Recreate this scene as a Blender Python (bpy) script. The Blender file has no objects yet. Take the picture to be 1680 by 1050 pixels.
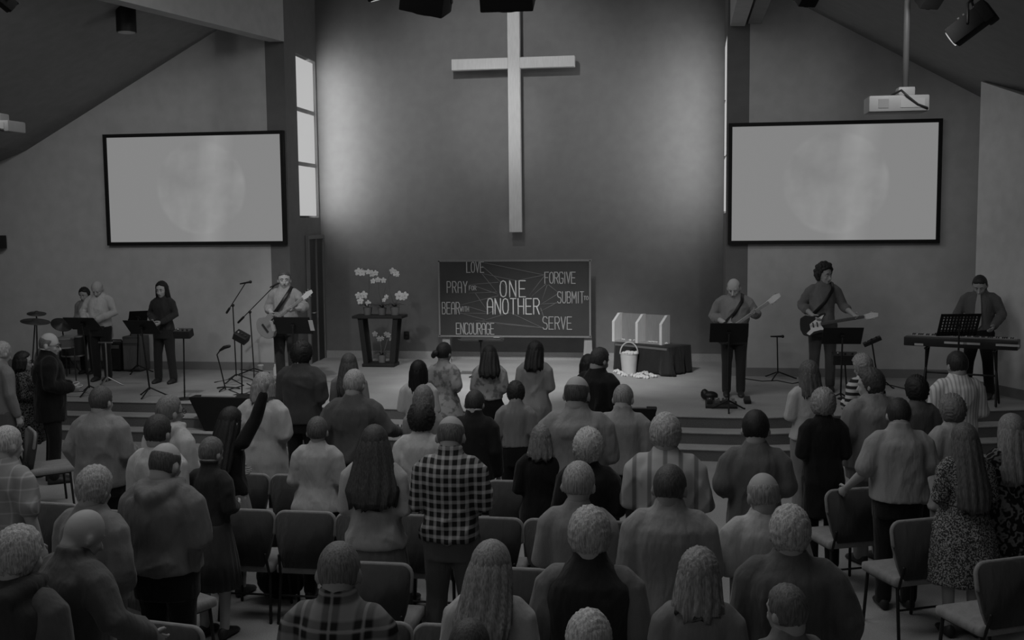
import bpy, bmesh, math, random
import numpy as np
from mathutils import Vector, Matrix

random.seed(7)
SC = bpy.context.scene
COL = SC.collection
R = math.radians
PI = math.pi

# ------------------------------------------------------------------ camera
FPX, YH, CAMH, ROLL = 1780.0, 360.0, 3.15, 0.010          # focal length (px), horizon row, lens height, roll
YAW = math.atan(FPX / 11400.0)
PITCH = math.atan((525 - YH) / FPX)
_f0 = Vector((-math.sin(YAW), math.cos(YAW), 0)); _r0 = Vector((math.cos(YAW), math.sin(YAW), 0)); _z = Vector((0, 0, 1))
CF = _f0 * math.cos(PITCH) - _z * math.sin(PITCH)
_u0 = _f0 * math.sin(PITCH) + _z * math.cos(PITCH)
CR = _r0 * math.cos(ROLL) - _u0 * math.sin(ROLL)
CU = _r0 * math.sin(ROLL) + _u0 * math.cos(ROLL)
CPOS = Vector((0, 0, CAMH))
cam_d = bpy.data.cameras.new('camera'); cam = bpy.data.objects.new('camera', cam_d); COL.objects.link(cam)
cam_d.sensor_width = 36.0; cam_d.lens = FPX * 36.0 / 1680.0; cam_d.clip_end = 200
mw = Matrix.Identity(4)
for i in range(3):
    mw[i][0] = CR[i]; mw[i][1] = CU[i]; mw[i][2] = -CF[i]; mw[i][3] = CPOS[i]
cam.matrix_world = mw
SC.camera = cam
def ray(x, y): return CF + CR * ((x - 840) / FPX) - CU * ((y - 525) / FPX)
def onz(x, y, z):
    d = ray(x, y); return CPOS + d * ((z - CAMH) / d.z)
def ony(x, y, Y):
    d = ray(x, y); return CPOS + d * (Y / d.y)

# ------------------------------------------------------------------ world, exposure, lights
w = bpy.data.worlds.new('world'); SC.world = w; w.use_nodes = True
w.node_tree.nodes['Background'].inputs[0].default_value = (1, 1, 1, 1)
w.node_tree.nodes['Background'].inputs[1].default_value = 0.014
SC.view_settings.view_transform = 'Standard'; SC.view_settings.look = 'None'
SC.view_settings.exposure = 0.0; SC.view_settings.gamma = 1.0; SC.view_settings.use_curve_mapping = False
SC.cycles.use_denoising = True
SC.cycles.max_bounces = 6

def aim(o, target):
    d = Vector(target) - o.location
    o.rotation_euler = d.to_track_quat('-Z', 'Y').to_euler()
def area(name, loc, target, sx, sy, watts, spread=180):
    l = bpy.data.lights.new(name, 'AREA'); l.shape = 'RECTANGLE'; l.size = sx; l.size_y = sy; l.energy = watts; l.spread = R(spread)
    o = bpy.data.objects.new(name, l); COL.objects.link(o); o.location = loc; aim(o, target); return o
def spot(name, loc, target, watts, angle, blend=0.8, rad=0.08):
    l = bpy.data.lights.new(name, 'SPOT'); l.energy = watts; l.spot_size = R(angle); l.spot_blend = blend; l.shadow_soft_size = rad
    o = bpy.data.objects.new(name, l); COL.objects.link(o); o.location = loc; aim(o, target); return o

SCRY, RECY, HS = 18.55, 20.4, 0.48          # screen wall, recess wall, stage height
CX = -3.2                                   # centre line of the hall
area('house_and_fill_light', (CX - 3, 6.5, 7.2), (CX - 3, 6.5, 0), 3, 6, 120)
area('house_and_fill_light', (CX + 2.6, 6.5, 7.2), (CX + 2.9, 6.5, 0), 2.4, 6, 120)
area('house_and_fill_light', (CX, -3.0, 6.0), (CX, 9.0, 0.9), 8, 2.5, 62)  # added fill from behind the camera, softens shading on people's backs
area('house_and_fill_light', (CX, 12.0, 7.4), (CX, 12.6, 0), 7, 2, 150)
spot('stage_spot', (-2.2, 11.0, 7.4), (-2.2, 17.6, HS), 3100, 38, 0.9, 0.2)
spot('stage_spot', (-6.0, 11.0, 7.4), (-5.6, 17.0, HS), 850, 42, 0.9, 0.2)
spot('stage_spot', (-9.0, 11.0, 5.9), (-9.4, 18.0, 3.2), 215, 66, 0.9, 0.15)
spot('stage_spot', (2.4, 11.0, 5.5), (2.0, 18.0, 3.0), 150, 66, 0.9, 0.15)
spot('cross_spot', (CX - 0.4, 14.0, 8.6), (CX - 0.15, RECY, 5.6), 900, 46, 1.0, 0.05)
spot('cross_spot', (CX - 0.2, 13.0, 8.4), (CX - 0.2, RECY, 4.9), 620, 17, 1.0, 0.05)

# ------------------------------------------------------------------ materials
MATS = {}
def nt(name):
    m = bpy.data.materials.new(name); m.use_nodes = True
    return m, m.node_tree, m.node_tree.nodes['Principled BSDF']
def lnk(t, a, b): t.links.new(a, b)
def mth(t, op, a, b=None, c=None):
    n = t.nodes.new('ShaderNodeMath'); n.operation = op
    for i, v in enumerate((a, b, c)):
        if v is None: continue
        if isinstance(v, (int, float)): n.inputs[i].default_value = v
        else: lnk(t, v, n.inputs[i])
    return n.outputs[0]
def ramp(t, fac, stops):
    n = t.nodes.new('ShaderNodeValToRGB'); e = n.color_ramp.elements
    while len(e) < len(stops): e.new(0.5)
    for k, (p, v) in enumerate(stops):
        e[k].position = p; e[k].color = (v, v, v, 1)
    lnk(t, fac, n.inputs[0]); return n.outputs[0]
def noise(t, vec, scale, detail=3):
    n = t.nodes.new('ShaderNodeTexNoise'); n.inputs['Scale'].default_value = scale; n.inputs['Detail'].default_value = detail
    if vec is not None: lnk(t, vec, n.inputs['Vector'])
    return n.outputs[0]
def ocoord(t, sx=1, sy=1, sz=1):
    c = t.nodes.new('ShaderNodeTexCoord'); m = t.nodes.new('ShaderNodeMapping')
    m.inputs['Scale'].default_value = (sx, sy, sz); lnk(t, c.outputs['Object'], m.inputs['Vector']); return m.outputs[0]
def bump(t, p, h, strength, dist=0.01):
    b = t.nodes.new('ShaderNodeBump'); b.inputs['Strength'].default_value = strength; b.inputs['Distance'].default_value = dist
    lnk(t, h, b.inputs['Height']); lnk(t, b.outputs[0], p.inputs['Normal'])

def plain(v, rough=0.6, metal=0.0, kind='plain'):
    """one grey tone with a faint mottling; kind selects the surface texture"""
    key = (round(v, 4), rough, metal, kind)
    if key in MATS: return MATS[key]
    m, t, p = nt('%s_%03d' % (kind, int(v * 1000)))
    p.inputs['Roughness'].default_value = rough; p.inputs['Metallic'].default_value = metal
    p.inputs['Specular IOR Level'].default_value = 0.3 if kind in ('plain', 'metal') else 0.12
    if kind == 'carpet':
        vec = ocoord(t); n = noise(t, vec, 90, 2); n2 = noise(t, vec, 1.3, 3)
        s = mth(t, 'ADD', mth(t, 'MULTIPLY', n, 0.5), mth(t, 'MULTIPLY', n2, 0.5))
        lnk(t, ramp(t, s, [(0.25, v * 0.72), (0.75, v * 1.28)]), p.inputs['Base Color']); bump(t, p, n, 0.4)
    elif kind == 'cloth':
        vec = ocoord(t); n = noise(t, vec, 160, 2); n2 = noise(t, ocoord(t, 9, 9, 3.2), 1.0, 3)
        s = mth(t, 'ADD', mth(t, 'MULTIPLY', n, 0.4), mth(t, 'MULTIPLY', n2, 0.6))
        lnk(t, ramp(t, s, [(0.25, v * 0.85), (0.75, v * 1.15)]), p.inputs['Base Color']); bump(t, p, n2, 0.9, 0.035)
        p.inputs['Sheen Weight'].default_value = 0.1
    elif kind == 'hair':
        n = noise(t, ocoord(t, 1, 1, 0.12), 130, 3)
        lnk(t, ramp(t, n, [(0.3, v * 0.55), (0.72, v * 1.5)]), p.inputs['Base Color']); bump(t, p, n, 0.5, 0.006)
        p.inputs['Specular IOR Level'].default_value = 0.25
    elif kind == 'wood':
        n = noise(t, ocoord(t, 9, 9, 1), 5, 3)
        lnk(t, ramp(t, n, [(0.3, v * 0.92), (0.7, v * 1.06)]), p.inputs['Base Color'])
    else:
        n = noise(t, ocoord(t), 5, 4)
        lnk(t, ramp(t, n, [(0.3, v * 0.94), (0.7, v * 1.06)]), p.inputs['Base Color'])
    MATS[key] = m; return m
def cloth(v): return plain(v, 0.9, 0, 'cloth')
def hairm(v): return plain(v, 0.55, 0, 'hair')
def skin(v=0.36): return plain(v, 0.55, 0, 'skin')
BLACK = plain(0.012, 0.45); DARK = plain(0.03, 0.5); METAL = plain(0.45, 0.3, 0.9, 'metal'); DMETAL = plain(0.06, 0.4, 0.6, 'metal')

def emis(name, v, rough=0.9):
    m, t, p = nt(name)
    p.inputs['Base Color'].default_value = (0.02, 0.02, 0.02, 1)
    p.inputs['Emission Color'].default_value = (1, 1, 1, 1); p.inputs['Emission Strength'].default_value = v; return m

def sep(t, vec):
    s = t.nodes.new('ShaderNodeSeparateXYZ'); lnk(t, vec, s.inputs[0]); return s.outputs
def band(t, x, period, width, soft=0.04):
    """1 inside a stripe of relative width, 0 elsewhere"""
    fr = mth(t, 'FRACT', mth(t, 'MULTIPLY', x, 1.0 / period))
    d = mth(t, 'ABSOLUTE', mth(t, 'SUBTRACT', fr, 0.5))
    n = t.nodes.new('ShaderNodeMapRange'); n.inputs[1].default_value = width / 2 + soft; n.inputs[2].default_value = width / 2 - soft
    lnk(t, d, n.inputs[0]); return n.outputs[0]
def plaid(name, lo, hi, px, pz, wx=0.5, wz=0.5, line=0.0):
    m, t, p = nt(name); o = sep(t, ocoord(t))
    a = band(t, o[0], px, wx); b = band(t, o[2], pz, wz)
    s = mth(t, 'MULTIPLY', mth(t, 'ADD', a, b), 0.5)
    if line:
        c = band(t, mth(t, 'ADD', o[0], px * 0.5), px, 0.08, 0.03); d = band(t, mth(t, 'ADD', o[2], pz * 0.5), pz, 0.08, 0.03)
        s = mth(t, 'MINIMUM', mth(t, 'ADD', s, mth(t, 'MULTIPLY', mth(t, 'ADD', c, d), line)), 1.0)
    lnk(t, ramp(t, s, [(0.0, lo), (1.0, hi)]), p.inputs['Base Color'])
    p.inputs['Roughness'].default_value = 0.9; p.inputs['Specular IOR Level'].default_value = 0.1
    bump(t, p, noise(t, ocoord(t, 6, 6, 3), 1.0, 3), 0.3, 0.02); return m
def stripes(name, lo, hi, axis, per, width):
    m, t, p = nt(name); o = sep(t, ocoord(t))
    lnk(t, ramp(t, band(t, o[axis], per, width), [(0, lo), (1, hi)]), p.inputs['Base Color'])
    p.inputs['Roughness'].default_value = 0.9; p.inputs['Specular IOR Level'].default_value = 0.1; return m
def floral(name, lo, hi, scale, thr=0.5, soft=0.06, warp=False):
    m, t, p = nt(name); v = ocoord(t)
    n = noise(t, v, scale, 2)
    if warp: n = mth(t, 'ABSOLUTE', mth(t, 'SUBTRACT', mth(t, 'FRACT', mth(t, 'MULTIPLY', n, 5.0)), 0.5)); thr = 0.3; soft = 0.08
    lnk(t, ramp(t, n, [(thr - soft, lo), (thr + soft, hi)]), p.inputs['Base Color'])
    p.inputs['Roughness'].default_value = 0.9; p.inputs['Specular IOR Level'].default_value = 0.1; return m

# ------------------------------------------------------------------ mesh helpers
def V(*a): return Vector(a)
def finish(bm, name, mat, parent=None, smooth=True, kind=None, loc=None, rot=None):
    bmesh.ops.recalc_face_normals(bm, faces=bm.faces)
    me = bpy.data.meshes.new(name); bm.to_mesh(me); bm.free()
    if smooth:
        me.polygons.foreach_set('use_smooth', [True] * len(me.polygons))
        if smooth == 'auto': me.set_sharp_from_angle(angle=R(38))
    me.materials.append(mat)
    return link(me, name, parent, kind, loc, rot)
def link(me, name, parent=None, kind=None, loc=None, rot=None):
    o = bpy.data.objects.new(name, me); COL.objects.link(o)
    if parent: o.parent = parent
    if loc is not None: o.location = loc
    if rot is not None: o.rotation_euler = rot
    if kind: o['kind'] = kind
    return o
def empty(name, loc, rz=0.0):
    o = bpy.data.objects.new(name, None); COL.objects.link(o); o.location = loc; o.rotation_euler = (0, 0, rz); o.empty_display_size = 0.1; return o
def tag(o, label, cat, group=None):
    o['label'] = label; o['category'] = cat
    if group: o['group'] = group
    return o
def thing(name, label, cat, loc, rz=0.0, group=None): return tag(empty(name, loc, rz), label, cat, group)
def copytree(o, parent=None):
    c = o.copy(); COL.objects.link(c)
    if parent: c.parent = parent
    for ch in list(o.children): copytree(ch, c)
    return c

def box(bm, c, s, rot=None, bev=0.0):
    """box centre c size s; rot = Matrix"""
    vs = []
    for x in (-.5, .5):
        for y in (-.5, .5):
            for z in (-.5, .5):
                p = V(x * s[0], y * s[1], z * s[2])
                if rot is not None: p = rot @ p
                vs.append(bm.verts.new(p + Vector(c)))
    fs = [bm.faces.new([vs[i] for i in q]) for q in ((0, 1, 3, 2), (4, 6, 7, 5), (0, 4, 5, 1), (2, 3, 7, 6), (0, 2, 6, 4), (1, 5, 7, 3))]
    if bev:
        es = list({e for f in fs for e in f.edges})
        bmesh.ops.bevel(bm, geom=es, offset=bev, segments=2, affect='EDGES', profile=0.6)
def prism(bm, poly, d):
    """polygon of 3d points extruded by vector d"""
    d = Vector(d); a = [bm.verts.new(Vector(p)) for p in poly]; b = [bm.verts.new(Vector(p) + d) for p in poly]
    bm.faces.new(a[::-1]); bm.faces.new(b)
    n = len(a)
    for i in range(n): bm.faces.new([a[i], a[(i + 1) % n], b[(i + 1) % n], b[i]])
def skin_rings(bm, rings):
    vs = [[bm.verts.new(p) for p in r] for r in rings]; n = len(vs[0])
    for a, b in zip(vs, vs[1:]):
        for i in range(n): bm.faces.new([a[i], a[(i + 1) % n], b[(i + 1) % n], b[i]])
    bm.faces.new(vs[0][::-1]); bm.faces.new(vs[-1])
def hring(c, a, b, n=24, e=2.0, rip=0.0, k=12, ph=0.0):
    """horizontal superellipse ring"""
    out = []
    for i in range(n):
        t = 2 * PI * i / n; ct, st = math.cos(t), math.sin(t); f = 1 + rip * math.sin(k * t + ph)
        out.append(V(c[0] + a * f * math.copysign(abs(ct) ** (2 / e), ct), c[1] + b * f * math.copysign(abs(st) ** (2 / e), st), c[2]))
    return out
def frame_of(d, up=None):
    d = d.normalized(); up = up or (V(0, 0, 1) if abs(d.z) < 0.9 else V(0, 1, 0))
    x = d.cross(up).normalized(); return x, x.cross(d).normalized()
def tube(bm, pts, rads, n=10, flat=1.0, up=None, dome=True):
    pts = [Vector(p) for p in pts]
    if isinstance(rads, (int, float)): rads = [rads] * len(pts)
    rings = []; m = len(pts)
    def ring(c, x, y, r): return [c + x * (r * math.cos(2 * PI * i / n)) + y * (r * flat * math.sin(2 * PI * i / n)) for i in range(n)]
    px = None
    for i in range(m):
        d = (pts[min(i + 1, m - 1)] - pts[max(i - 1, 0)])
        if px is None: x, y = frame_of(d, up)
        else:
            dn = d.normalized(); x = (px - dn * px.dot(dn)).normalized(); y = x.cross(dn).normalized()
        px = x; dn = d.normalized()
        if i == 0 and dome:
            for q in (0.9, 0.5): rings.append(ring(pts[0] - dn * rads[0] * math.sin(math.acos(1 - q * q) if q < 1 else 0) * (q), x, y, rads[0] * math.sqrt(max(0.02, 1 - q * q))))
        rings.append(ring(pts[i], x, y, rads[i]))
        if i == m - 1 and dome:
            for q in (0.5, 0.9): rings.append(ring(pts[i] + dn * rads[i] * q, x, y, rads[i] * math.sqrt(1 - q * q)))
    skin_rings(bm, rings)
def cyl(bm, a, b, r, n=14, r2=None): tube(bm, [a, b], [r, r if r2 is None else r2], n, dome=False)
def ball(bm, c, r, rot=None, seg=14, rg=9):
    if isinstance(r, (int, float)): r = (r, r, r)
    rings = []
    for j in range(rg + 1):
        t = PI * (0.03 + 0.94 * j / rg); rr = math.sin(t); z = -math.cos(t)
        ring = []
        for i in range(seg):
            p = V(rr * math.cos(2 * PI * i / seg) * r[0], rr * math.sin(2 * PI * i / seg) * r[1], z * r[2])
            if rot is not None: p = rot @ p
            ring.append(p + Vector(c))
        rings.append(ring)
    skin_rings(bm, rings)
def lathe(bm, prof, c=(0, 0, 0), n=24):
    """closed profile of (r,z) from bottom to top around the z axis"""
    skin_rings(bm, [[V(c[0] + max(r, 1e-4) * math.cos(2 * PI * i / n), c[1] + max(r, 1e-4) * math.sin(2 * PI * i / n), c[2] + z) for i in range(n)] for r, z in prof])

TMP = bpy.data.scenes.new('workbench')
def solid(bm, voxel, smooth=4):
    """fuse overlapping closed shapes into one continuous surface"""
    bmesh.ops.recalc_face_normals(bm, faces=bm.faces)
    me = bpy.data.meshes.new('raw'); bm.to_mesh(me); bm.free()
    o = bpy.data.objects.new('raw', me); TMP.collection.objects.link(o)
    md = o.modifiers.new('r', 'REMESH'); md.mode = 'VOXEL'; md.voxel_size = voxel; md.adaptivity = 0.0
    if smooth:
        s = o.modifiers.new('s', 'SMOOTH'); s.factor = 0.6; s.iterations = smooth
    with bpy.context.temp_override(scene=TMP, view_layer=TMP.view_layers[0]): dg = bpy.context.evaluated_depsgraph_get()
    dg.update()
    out = bpy.data.meshes.new_from_object(o.evaluated_get(dg))
    bpy.data.objects.remove(o); bpy.data.meshes.remove(me)
    return out
def vcoords(me):
    a = np.empty(len(me.vertices) * 3, np.float32); me.vertices.foreach_get('co', a); return a.reshape(-1, 3)
def vnorms(me):
    a = np.empty(len(me.vertices) * 3, np.float32); me.vertices.foreach_get('normal', a); return a.reshape(-1, 3)
def crease(me, amp, seed, freq=14.0, zs=0.55, ztop=None):
    """soft garment folds: warped ridged waves pushed along the normal"""
    if amp <= 0: return
    rs = np.random.RandomState(seed); p = vcoords(me); n = vnorms(me); q = p * np.array([1, 1, zs], np.float32)
    d = np.zeros(len(p), np.float32)
    for k in range(5):
        a = rs.normal(size=3); a /= np.linalg.norm(a); b = rs.normal(size=3); b /= np.linalg.norm(b)
        fr = freq * (0.6 + 0.35 * k); ph = q @ a * fr + 1.6 * np.sin(q @ b * fr * 0.6 + rs.rand() * 6) + rs.rand() * 6
        d += (1 - np.abs(np.sin(ph)) * 2).astype(np.float32) / (1 + 0.5 * k)
    d = np.where(d < 0, d * 0.3, d) + 0.25
    if ztop is not None: d *= np.clip((ztop - p[:, 2]) / 0.14, 0.12, 1.0)
    p = p + n * (d * amp * 0.45)[:, None]
    me.vertices.foreach_set('co', p.astype(np.float32).ravel()); me.update()
def meshobj(me, name, mat, parent):
    me.materials.clear(); me.materials.append(mat)
    me.polygons.foreach_set('use_smooth', [True] * len(me.polygons)); me.polygons.foreach_set('material_index', [0] * len(me.polygons))
    me.name = name; return link(me, name, parent)

# ================================================================== THE ROOM
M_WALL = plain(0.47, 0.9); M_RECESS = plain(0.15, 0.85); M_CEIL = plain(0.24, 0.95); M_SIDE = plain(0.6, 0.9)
M_CARPET = plain(0.30, 0.95, 0, 'carpet'); M_STAGE = plain(0.34, 0.95, 0, 'carpet'); M_BEAM = plain(0.42, 0.85); M_RISER_SHADE = plain(0.13, 0.95, 0, 'carpet')
def struct(name, bm, mat, smooth=False): return finish(bm, name, mat, None, smooth, 'structure')

bm = bmesh.new(); box(bm, (CX, 7, -0.1), (30, 36, 0.2)); struct('floor', bm, M_CARPET)
# platform and its two steps; front edges follow a shallow bend
EDGE = [(-15, 15.25), (-9.1, 15.07), (-7.1, 15.05), (-3.5, 14.85), (0.6, 14.66), (1.1, 14.70), (4.34, 15.59), (8, 16.6)]
def platform(name, off, top):
    bm = bmesh.new(); prism(bm, [(x, y - off, 0) for x, y in EDGE] + [(8, 21, 0), (-15, 21, 0)], (0, 0, top)); o = struct(name, bm, M_STAGE); o.data.materials.append(M_RISER_SHADE)
    for f_ in o.data.polygons: f_.material_index = 1 if abs(f_.normal.z) < .5 else 0  # riser shade painted in: upright faces take a darker carpet tone
    bm = bmesh.new()                                           # rounded nosing along the edge
    tube(bm, [(x, y - off, top - 0.012) for x, y in EDGE], 0.014, 8); return struct('trim_%d' % (4 + round(off * 10)), bm, M_STAGE, True)
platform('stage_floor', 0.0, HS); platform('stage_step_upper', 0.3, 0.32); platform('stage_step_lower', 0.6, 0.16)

# screen wall, left and right of the recess, under the sloping ceilings
A = ony(0, 265, SCRY); B = ony(43, 247, SCRY); C_ = ony(355, 50, SCRY)
kl = (C_.z - B.z) / (C_.x - B.x); ka = (B.z - A.z) / (B.x - A.x)
D1 = ony(1300, 0, SCRY); D2 = ony(1600, 155, SCRY); kr = (D2.z - D1.z) / (D2.x - D1.x)
XL0 = ony(472, 300, SCRY).x; XR0 = ony(1192, 300, SCRY).x            # recess front corners
XL1 = ony(524, 300, RECY).x; XR1 = ony(1187, 300, RECY).x            # recess back corners
XPL = ony(441, 300, SCRY).x; XPR = ony(1228, 300, SCRY).x            # outer edges of the dark pilasters
def zc(x): return C_.z + kl * (x - C_.x) if x < CX else D1.z + kr * (x - D1.x)
XRIDGE = (D1.z - kr * D1.x - C_.z + kl * C_.x) / (kl - kr)
bm = bmesh.new(); xa = A.x - 3
prism(bm, [(xa, SCRY, 0), (XPL, SCRY, 0), (XPL, SCRY, zc(XPL)), (B.x, SCRY, B.z), (A.x, SCRY, A.z), (xa, SCRY, A.z - 3 * ka)], (0, 0.2, 0)); struct('wall_left', bm, M_WALL)
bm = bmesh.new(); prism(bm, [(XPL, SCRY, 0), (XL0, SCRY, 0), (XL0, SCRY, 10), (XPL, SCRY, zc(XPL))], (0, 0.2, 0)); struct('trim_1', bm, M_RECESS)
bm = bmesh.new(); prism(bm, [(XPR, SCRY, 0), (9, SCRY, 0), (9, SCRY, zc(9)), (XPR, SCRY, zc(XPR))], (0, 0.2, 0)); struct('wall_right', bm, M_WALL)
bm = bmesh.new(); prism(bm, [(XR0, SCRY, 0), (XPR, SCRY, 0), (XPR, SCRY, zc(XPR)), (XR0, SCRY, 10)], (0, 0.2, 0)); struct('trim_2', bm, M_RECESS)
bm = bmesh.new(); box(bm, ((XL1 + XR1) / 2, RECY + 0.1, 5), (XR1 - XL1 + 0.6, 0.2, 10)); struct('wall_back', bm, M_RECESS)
bm = bmesh.new(); box(bm, (CX, (SCRY + RECY) / 2, 10.05), (12, RECY - SCRY + 1.6, 0.1)); struct('ceiling', bm, M_CEIL)
# sloping ceilings towards the hall
for nm, pts in (('ceiling_left', [(xa, A.z - 3 * ka), (A.x, A.z), (B.x, B.z), (XRIDGE, zc(XRIDGE - 1e-4) if XRIDGE < CX else C_.z + kl * (XRIDGE - C_.x))]),
                ('ceiling_right', [(XRIDGE, D1.z + kr * (XRIDGE - D1.x)), (12, D1.z + kr * (12 - D1.x))])):
    bm = bmesh.new(); top = [(x, SCRY + (0 if nm else 0), z) for x, z in pts]
    prism(bm, top + [(x, y, z + 0.15) for x, y, z in top[::-1]], (0, -20, 0)); struct(nm, bm, M_CEIL)

# angled wall on the right
q0 = onz(1629, 645, HS); q1 = onz(1680, 656, HS); dv = (q1 - q0).normalized(); e0 = q0 - dv * 0.46
tt = ony(1603, 134, e0.y).z
bm = bmesh.new(); far = e0 + dv * 5; tr = ony(1680, 157, q1.y + (q1 - q0).y * 0.35)
sl = -0.34
prism(bm, [(e0.x, e0.y, 0), (far.x, far.y, 0), (far.x, far.y, tt + sl * 5), (e0.x, e0.y, tt)], (0.2, 0.12, 0)); struct('wall_angled', bm, M_SIDE)

# baseboards
def base(name, a, b, h=0.14, t=0.03, mat=None, z=HS):
    a = Vector(a); b = Vector(b); d = (b - a).normalized(); n = V(d.y, -d.x, 0)
    bm = bmesh.new(); prism(bm, [(a.x, a.y, z), (b.x, b.y, z), (b.x, b.y, z + h), (a.x, a.y, z + h)], n * t); struct(name, bm, mat or M_STAGE)
base('baseboard_back', (XL1, RECY, 0), (XR1, RECY, 0))
M_BASE = plain(0.2, 0.9)
base('baseboard_left', (xa, SCRY, 0), (XL0, SCRY, 0), mat=M_BASE); base('baseboard_right', (XR0, SCRY, 0), (8, SCRY, 0), mat=M_BASE)
base('baseboard_angled', (e0.x, e0.y, 0), (far.x, far.y, 0), mat=M_BASE)

# side walls of the recess with the three-light windows; u runs from the front corner to the back corner
PANE = emis('daylight_glass', 0.44)
def recess_side(side):
    a = V(XL0, SCRY + .2, 0) if side < 0 else V(XR0, SCRY + .2, 0)
    b = V(XL1, RECY, 0) if side < 0 else V(XR1, RECY, 0)
    d = (b - a); out = V(side, 0, 0) * 0.2; P = lambda u, z, o=0: a + d * u + V(0, 0, z) + V(side * o, 0, 0)
    u0, u1 = (0.25, 0.95) if side < 0 else (0.02, 0.78)
    z0, z1 = ony(505, 357, 19.6).z, ony(505, 92, 19.6).z
    nm = 'left' if side < 0 else 'right'
    bm = bmesh.new()
    for ua, ub, za, zb in ((0, u0, 0, 10), (u1, 1, 0, 10), (u0, u1, 0, z0), (u0, u1, z1, 10)):
        prism(bm, [P(ua, za), P(ub, za), P(ub, zb), P(ua, zb)], out)
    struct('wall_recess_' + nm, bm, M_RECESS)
    # window: outer frame, two transoms, three panes
    win = empty('window_1' if side < 0 else 'window_2', P(u0, z0)); win['kind'] = 'structure'
    rel = lambda u, z, o=0: P(u, z, o) - P(u0, z0)
    M_TR = plain(0.25, 0.6)
    hz = (z1 - z0)
    bm = bmesh.new()
    for k in (1, 2):
        zz = z0 + hz * k / 3
        prism(bm, [rel(u0, zz - 0.035, 0.02), rel(u1, zz - 0.035, 0.02), rel(u1, zz + 0.035, 0.02), rel(u0, zz + 0.035, 0.02)], V(side * 0.08, 0, 0))
    fr = finish(bm, 'window_frame', M_TR, win, False)
    for k in range(3):
        za = z0 + hz * k / 3 + 0.035; zb = z0 + hz * (k + 1) / 3 - 0.035
        po = 0.05 if side < 0 else 0.0
        bm = bmesh.new(); prism(bm, [rel(u0, za, po), rel(u1, za, po), rel(u1, zb, po), rel(u0, zb, po)], V(side * 0.02, 0, 0))
        finish(bm, 'pane', PANE, win, False)
    # daylight coming in through the glass, slanting towards the back wall
    c = P((u0 + u1) / 2 + (0.06 if side < 0 else 0.0), (z0 + z1) / 2, 0.0) + V(-side * 0.02, 0, 0)
    l = area('window_daylight', c, c + V(-side, 0.75, 0), (u1 - u0) * d.length * 0.62, hz * 0.97, 54 if side < 0 else 66, 150)
    return a, d
AL, DL = recess_side(-1); recess_side(1)
# door in the left side of the recess
def onleft(u, z, o=0): return AL + DL * u + V(o, 0, z)
du0, du1, dz1 = 0.44, 0.955, ony(512, 392, 19.8).z
dr = empty('door_1', onleft(du0, HS)); dr['kind'] = 'structure'
rel = lambda u, z, o=0: onleft(u, z, o) - onleft(du0, HS)
bm = bmesh.new(); prism(bm, [rel(du0, HS, 0.01), rel(du1, HS, 0.01), rel(du1, dz1, 0.01), rel(du0, dz1, 0.01)], V(0.03, 0, 0)); finish(bm, 'door_leaf', plain(0.05, 0.6), dr, False)
bm = bmesh.new()
for ua, ub, za, zb in ((du0 - 0.04, du0, HS, dz1 + 0.07), (du1, du1 + 0.035, HS, dz1 + 0.07), (du0, du1, dz1, dz1 + 0.07), (0.69, 0.705, HS, dz1)):
    prism(bm, [rel(ua, za, 0.01), rel(ub, za, 0.01), rel(ub, zb, 0.01), rel(ua, zb, 0.01)], V(0.06, 0, 0))
finish(bm, 'door_frame', plain(0.16, 0.6), dr, False)
bm = bmesh.new(); tube(bm, [rel(0.50, HS + 0.95, 0.04), rel(0.50, HS + 0.95, 0.09), rel(0.58, HS + 0.95, 0.09)], 0.012, 8); finish(bm, 'door_handle', METAL, dr)

# boxed roof beams
E1 = ony(466, 68, SCRY - 0.06); d1 = V(-0.247, -0.97, 0)
bm = bmesh.new(); prism(bm, [E1, E1 + V(-0.27, 0.0, 0), E1 + V(-0.27, 0, 4), E1 + V(0, 0, 4)], d1 * 9); struct('trim_3', bm, M_BEAM)
a = ony(1198, 43, SCRY - 0.06); b = ony(1222, 43, SCRY - 0.06)
bm = bmesh.new(); prism(bm, [a, b, b + V(0, 0, 4), a + V(0, 0, 4)], (0, -6, 0)); struct('trim_20', bm, M_BEAM)
a = ony(1227, 39, SCRY - 0.06); b = ony(1249, 39, SCRY - 0.06)
bm = bmesh.new(); prism(bm, [a, b, b + V(0, 0, 4), a + V(0, 0, 4)], (0, -6, 0)); struct('trim_21', bm, M_CEIL)

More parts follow.
